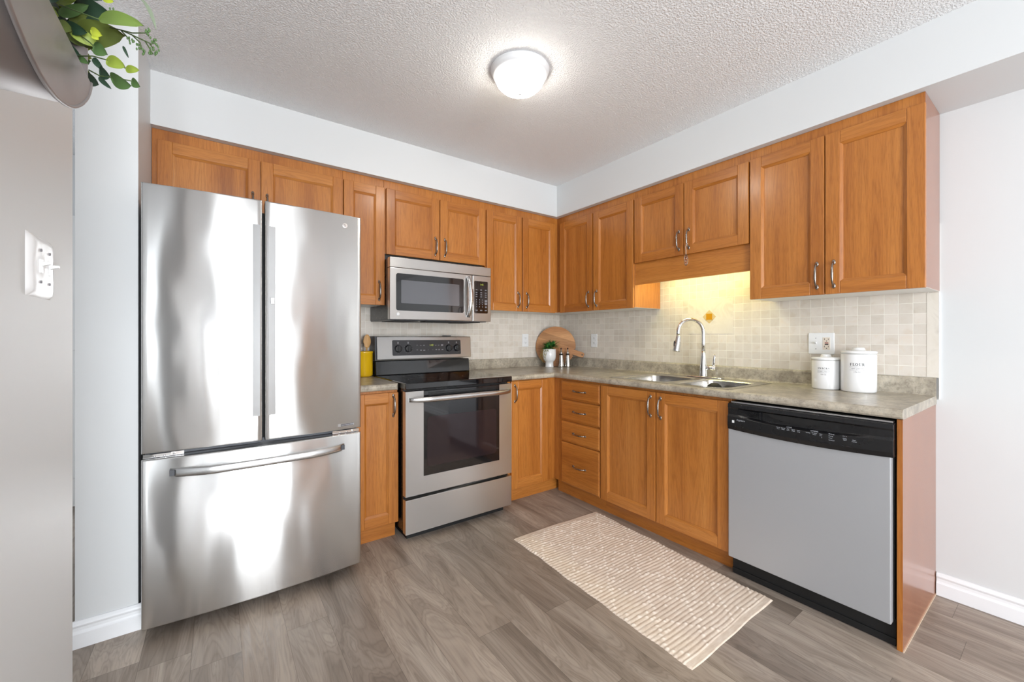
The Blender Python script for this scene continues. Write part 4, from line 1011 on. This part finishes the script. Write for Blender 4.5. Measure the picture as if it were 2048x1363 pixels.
m = MB(); e = Dsh(0.985); rows = []
for x in (-2.9995, -2.8625):
    up_ = [(e[0][0], e[0][1]+0.045)]+e+[(e[-1][0], e[-1][1]+0.045)]
    rows.append([LP(x, a, b) for a, b in up_])
inn = Dsh(0.965); rows2 = []
for x in (-2.8625, -2.9995):
    up_ = [(inn[0][0], inn[0][1]+0.045)]+inn+[(inn[-1][0], inn[-1][1]+0.045)]
    rows2.append([LP(x, a, b) for a, b in up_])
m.loft(rows+rows2+[rows[0]], 0, True, False); m.build('shell', GALV, pn, normals=False)
rim_ = MB(); e = Dsh(1.0); rim_.tube([LP(-2.8605, a, b) for a, b in e], 0.0022, 8); rim_.build('rolled_rim', GALV, pn)
MB().box(0.0006, 0.003, -0.16, 0.16, 0.09, 0.13).build('back_plate', GALV, pn)
LEAVES = [
((-2.8414, -2.2471, 1.6007),(-2.7949, -2.2807, 1.5917),0.0160,'lt'), ((-2.8782, -2.1713, 1.6503),(-2.8336, -2.2034, 1.6325),0.0234,'dk'),
((-2.8726, -2.1877, 1.5997),(-2.8195, -2.2259, 1.6017),0.0297,'ol'), ((-2.8791, -2.2076, 1.6),(-2.8559, -2.2243, 1.5909),0.0130,'dk'),
((-2.8496, -2.2289, 1.574),(-2.8348, -2.2395, 1.5623),0.0143,'md'), ((-2.8359, -2.2388, 1.5558),(-2.8159, -2.2532, 1.5454),0.0137,'yg'),
((-2.8433, -2.2335, 1.5428),(-2.8317, -2.2418, 1.5331),0.0130,'dk'), ((-2.8317, -2.2418, 1.5344),(-2.8095, -2.2578, 1.522),0.0156,'md'),
((-2.8095, -2.2578, 1.5298),(-2.8006, -2.2642, 1.5207),0.0098,'md'), ((-2.8159, -2.2532, 1.5428),(-2.8016, -2.2635, 1.5422),0.0085,'yg'),
((-2.8443, -2.2327, 1.5337),(-2.8311, -2.2422, 1.5181),0.0052,'dk'), ((-2.8501, -2.2285, 1.5584),(-2.8391, -2.2365, 1.5415),0.0065,'dk'),
((-2.8168, -2.1663, 1.7004),(-2.7929, -2.1835, 1.6474),0.0059,'gg'), ((-2.819, -2.2509, 1.574),(-2.8132, -2.2551, 1.5584),0.0026,'dk'),
((-2.8972, -2.1699, 1.649),(-2.8699, -2.1897, 1.657),0.0202,'yg'), ((-2.9088, -2.1493, 1.662),(-2.8893, -2.1633, 1.6277),0.0179,'dk'),
((-2.907, -2.1259, 1.6594),(-2.8839, -2.1426, 1.6324),0.0185,'dk'), ((-2.8954, -2.1343, 1.6324),(-2.8781, -2.1467, 1.6039),0.0185,'dk'),
((-2.881, -2.157, 1.6004),(-2.8612, -2.1713, 1.5843),0.0140,'yg'), ((-2.8698, -2.1774, 1.5899),(-2.8615, -2.1834, 1.6071),0.0096,'yg'),
((-2.8867, -2.1529, 1.6738),(-2.8527, -2.1774, 1.6696),0.0196,'md'), ((-2.8502, -2.2408, 1.5873),(-2.8383, -2.2494, 1.5796),0.0089,'yl'),
((-2.8482, -2.2423, 1.5809),(-2.842, -2.2467, 1.5745),0.0064,'yl'), ((-2.8429, -2.2214, 1.646),(-2.8306, -2.2303, 1.6394),0.0080,'yl'),
((-2.8929, -2.1731, 1.6301),(-2.86, -2.1968, 1.6436),0.0108,'md'), ((-2.8753, -2.1857, 1.5761),(-2.86, -2.1968, 1.564),0.0081,'md'),
((-2.9165, -2.0945, 1.6842),(-2.9045, -2.1031, 1.6401),0.0162,'dk'), ((-2.8986, -2.1074, 1.6327),(-2.8806, -2.1203, 1.6033),0.0177,'dk')]
STEMS = [
[(-2.8855, -2.2031, 1.6273), (-2.8644, -2.2183, 1.6175), (-2.8438, -2.2331, 1.6084)],
[(-2.8696, -2.2145, 1.561), (-2.8512, -2.2278, 1.561), (-2.8359, -2.2388, 1.5558), (-2.8143, -2.2544, 1.5441)],
[(-2.8549, -2.2251, 1.5428), (-2.8433, -2.2335, 1.535), (-2.8301, -2.243, 1.5331), (-2.8095, -2.2578, 1.5285)],
[(-2.8644, -2.2183, 1.5883), (-2.8538, -2.2259, 1.5785), (-2.8485, -2.2297, 1.572)],
[(-2.8327, -2.2411, 1.598), (-2.8211, -2.2494, 1.5948), (-2.8037, -2.262, 1.585), (-2.789, -2.2726, 1.5766)],
[(-2.8211, -2.2494, 1.5948), (-2.809, -2.2582, 1.5909), (-2.7958, -2.2677, 1.5909)],
[(-2.8106, -2.257, 1.5896), (-2.8011, -2.2639, 1.5785), (-2.7995, -2.265, 1.5701)],
[(-2.7905, -2.2715, 1.5766), (-2.7863, -2.2745, 1.5688)], [(-2.7958, -2.2677, 1.5805), (-2.7874, -2.2737, 1.5636)],
[(-2.8206, -2.2498, 1.5935), (-2.8127, -2.2555, 1.5831)]]
BUDS = [(-2.7958, -2.2677, 1.5909), (-2.7937, -2.2692, 1.5948), (-2.7926, -2.2699, 1.5883), (-2.7905, -2.2715, 1.5909), (-2.8127, -2.2555, 1.5818), (-2.8095, -2.2578, 1.5792), (-2.8064, -2.2601, 1.5766), (-2.8011, -2.2639, 1.574), (-2.799, -2.2654, 1.5688), (-2.7969, -2.2669, 1.5662), (-2.8021, -2.2631, 1.5701), (-2.789, -2.2726, 1.5792), (-2.7842, -2.276, 1.5766), (-2.7863, -2.2745, 1.5805), (-2.7905, -2.2715, 1.5688), (-2.7874, -2.2737, 1.5649), (-2.7853, -2.2753, 1.5688), (-2.7832, -2.2768, 1.5714), (-2.7905, -2.2715, 1.5636), (-2.7842, -2.276, 1.5662), (-2.8285, -2.2441, 1.6162), (-2.8306, -2.2426, 1.6195)]
gp = thing('trailing_greenery', 'mixed green leaves and budding sprigs spilling from the metal wall planter', 'plant', (-2.90, -2.25, 1.55))
g0 = Vector((-2.90, -2.25, 1.55)); eye = Vector((-0.15, 0.75, 0.65))
def leaf(A, B, wd, kind, rs):
    a, b = Vector(A)-g0, Vector(B)-g0; ax = b-a; L = ax.length; d = ax/L
    vw = Vector((rs.uniform(-0.35, 0.35), -0.8+rs.uniform(-0.3, 0.3), -0.4+rs.uniform(-0.4, 0.4))).normalized()
    side = d.cross(vw).normalized(); nn = side.cross(d)
    m = MB(); rows = []; n = 10
    for i in range(n+1):
        s_ = i/n; ww = wd*0.56*(math.sin(PI*s_**0.85)**0.6 if 0 < s_ < 1 else 0.001)+0.0002
        q = a+d*L*s_+nn*(0.12*L*math.sin(PI*s_))
        rows.append([tuple(q-side*ww+nn*wd*0.10), tuple(q-side*ww*0.5+nn*wd*0.02), tuple(q), tuple(q+side*ww*0.5+nn*wd*0.02), tuple(q+side*ww+nn*wd*0.10)])
    m.loft(rows, 0, True, False); return m.build('leaf', LEAF[kind], gp, normals=False)
rs = random.Random(11)
for A, B, wd, k in LEAVES: leaf(A, B, wd, k, rs)
for i in range(46):   # dense leaves just above the rim
    a = (rs.uniform(-2.925, -2.868), rs.uniform(-2.235, -2.12), rs.uniform(1.58, 1.675)); b = (a[0]+rs.uniform(0.0, 0.03), a[1]+rs.uniform(-0.025, 0.01), a[2]+rs.uniform(-0.02, 0.02)); leaf(a, b, rs.uniform(0.013, 0.022), rs.choice(['dk', 'dk', 'dk', 'md', 'ol', 'yg']), rs)
for i in range(44):   # deeper leaves behind the rim
    x = rs.uniform(-2.96, -2.868); y = rs.uniform(-2.50, -2.15); z = rs.uniform(1.56, 1.66)
    a = (x, y, z); b = (x+rs.uniform(-0.03, 0.03), y+rs.uniform(-0.03, 0.03), z+rs.uniform(-0.02, 0.03)); leaf(a, b, rs.uniform(0.014, 0.024), rs.choice(['dk', 'dk', 'dk', 'ol', 'md']), rs)
m = MB()
for s_ in STEMS: m.tube([tuple(Vector(p)-g0) for p in s_], 0.0008, 6)
for i in range(8): m.tube([(rs.uniform(-0.06, 0.0), rs.uniform(-0.2, 0.08), -0.04), (rs.uniform(-0.06, 0.02), rs.uniform(-0.2, 0.08), 0.05)], 0.0015, 6)
m.build('stems', STEM, gp)
m = MB()
for p in BUDS:
    q = Vector(p)-g0
    for k in range(3): m.ball((q[0]+rs.uniform(-.0022, .0022), q[1]+rs.uniform(-.002, .002), q[2]+rs.uniform(-.0024, .0024)), 0.0010, 0, 6, (1, 1, 1.9))
o = m.build('buds', LEAF['md'], gp); o['kind'] = 'stuff'

# ------------------------------------------------------------------ rug
rc = [Vector((-1.301, -1.029)), Vector((-0.622, -1.048)), Vector((-0.676, -2.171)), Vector((-1.341, -2.166))]
NU, NV = 150, 420; vs = []; cols = []
rs = random.Random(5); RN = 58
nub = {}
for r_ in range(RN):
    for c_ in range(40):
        nub[(r_, c_)] = 1.0 if ((c_+r_) % 13 in (0,) or (c_-r_) % 13 in (0,)) and rs.random() < 0.85 else (1.0 if rs.random() < 0.06 else 0.0)
for j in range(NV+1):
    v = j/NV
    for i in range(NU+1):
        u_ = i/NU
        wob = 0.004*math.sin(v*19)+0.003*math.sin(v*47+1)+0.0022*math.sin(v*RN*2*PI)
        wv = 0.003*math.sin(u_*9+1)
        ue = u_+(wob/0.68)*(2*u_-1)*0.6
        p = rc[0]*(1-ue)*(1-v)+rc[1]*ue*(1-v)+rc[2]*ue*v+rc[3]*(1-ue)*v
        y = p.y+0.003*math.sin(u_*5+v*4)+0.0012*math.sin(u_*17+v*9)
        vv = v+0.0016*math.sin(u_*9+v*7)
        r_ = vv*RN; fr_ = r_-math.floor(r_)
        hem = min(v, 1-v) < 0.028
        rib = abs(math.sin(PI*fr_))**0.7
        ph = u_*40+0.5*(math.floor(r_) % 2); fc_ = ph-math.floor(ph)
        n0 = nub.get((int(math.floor(r_)) % RN, int(ph) % 40), 0.0)
        bb = n0*math.sin(PI*fr_)*math.sin(PI*fc_)
        tw = 0.0007*math.sin(u_*300+r_*3)
        h = 0.004+0.0025*rib+0.0030*bb+tw*rib*0.6 if not hem else 0.004+0.0008*math.sin(u_*400)*0.5
        h += 0.004*max(0, math.sin(u_*5+v*9))*max(0, math.sin(v*12+u_*2))
        ed = min(u_, 1-u_)/0.01
        if ed < 1 or v in (0, 1): h *= min(1, max(0.12, ed if v not in (0, 1) else 0.12))
        vs.append((p.x, y, h)); cols.append((0.35+0.42*min(1, bb*1.1)) if not hem else 0.3)
fs = [(j*(NU+1)+i, (j+1)*(NU+1)+i, (j+1)*(NU+1)+i+1, j*(NU+1)+i+1) for j in range(NV) for i in range(NU)]
m = MB(); m.add(vs, fs, 0, True)
tr_ = NT('woven_cotton_rug'); at_ = tr_.n('ShaderNodeAttribute', attribute_name='weave')
nz = tr_.n('ShaderNodeTexNoise'); nz.inputs['Scale'].default_value = 90; nz.inputs['Detail'].default_value = 4; tr_.l(tr_.coords('Object', (0.25, 1, 1)), nz.inputs['Vector'])
c0 = tr_.ramp(nz.outputs[0], [(0.3, S(216, 196, 176)), (0.55, S(228, 211, 193)), (0.75, S(236, 222, 207))])
tr_.l(tr_.mix(tr_.math('SUBTRACT', at_.outputs['Fac'], 0.35), c0, S(240, 232, 220)), tr_.p.inputs['Base Color']); tr_.p.inputs['Roughness'].default_value = 0.95
tr_.bump(nz.outputs[0], 0.4, 0.0015)
rug = m.build('rug', tr_.m, normals=False)
att = rug.data.attributes.new('weave', 'FLOAT', 'POINT'); att.data.foreach_set('value', cols)
tag(rug, 'cream hand-woven cotton rug with raised ribs and nubs on the floor', 'rug')
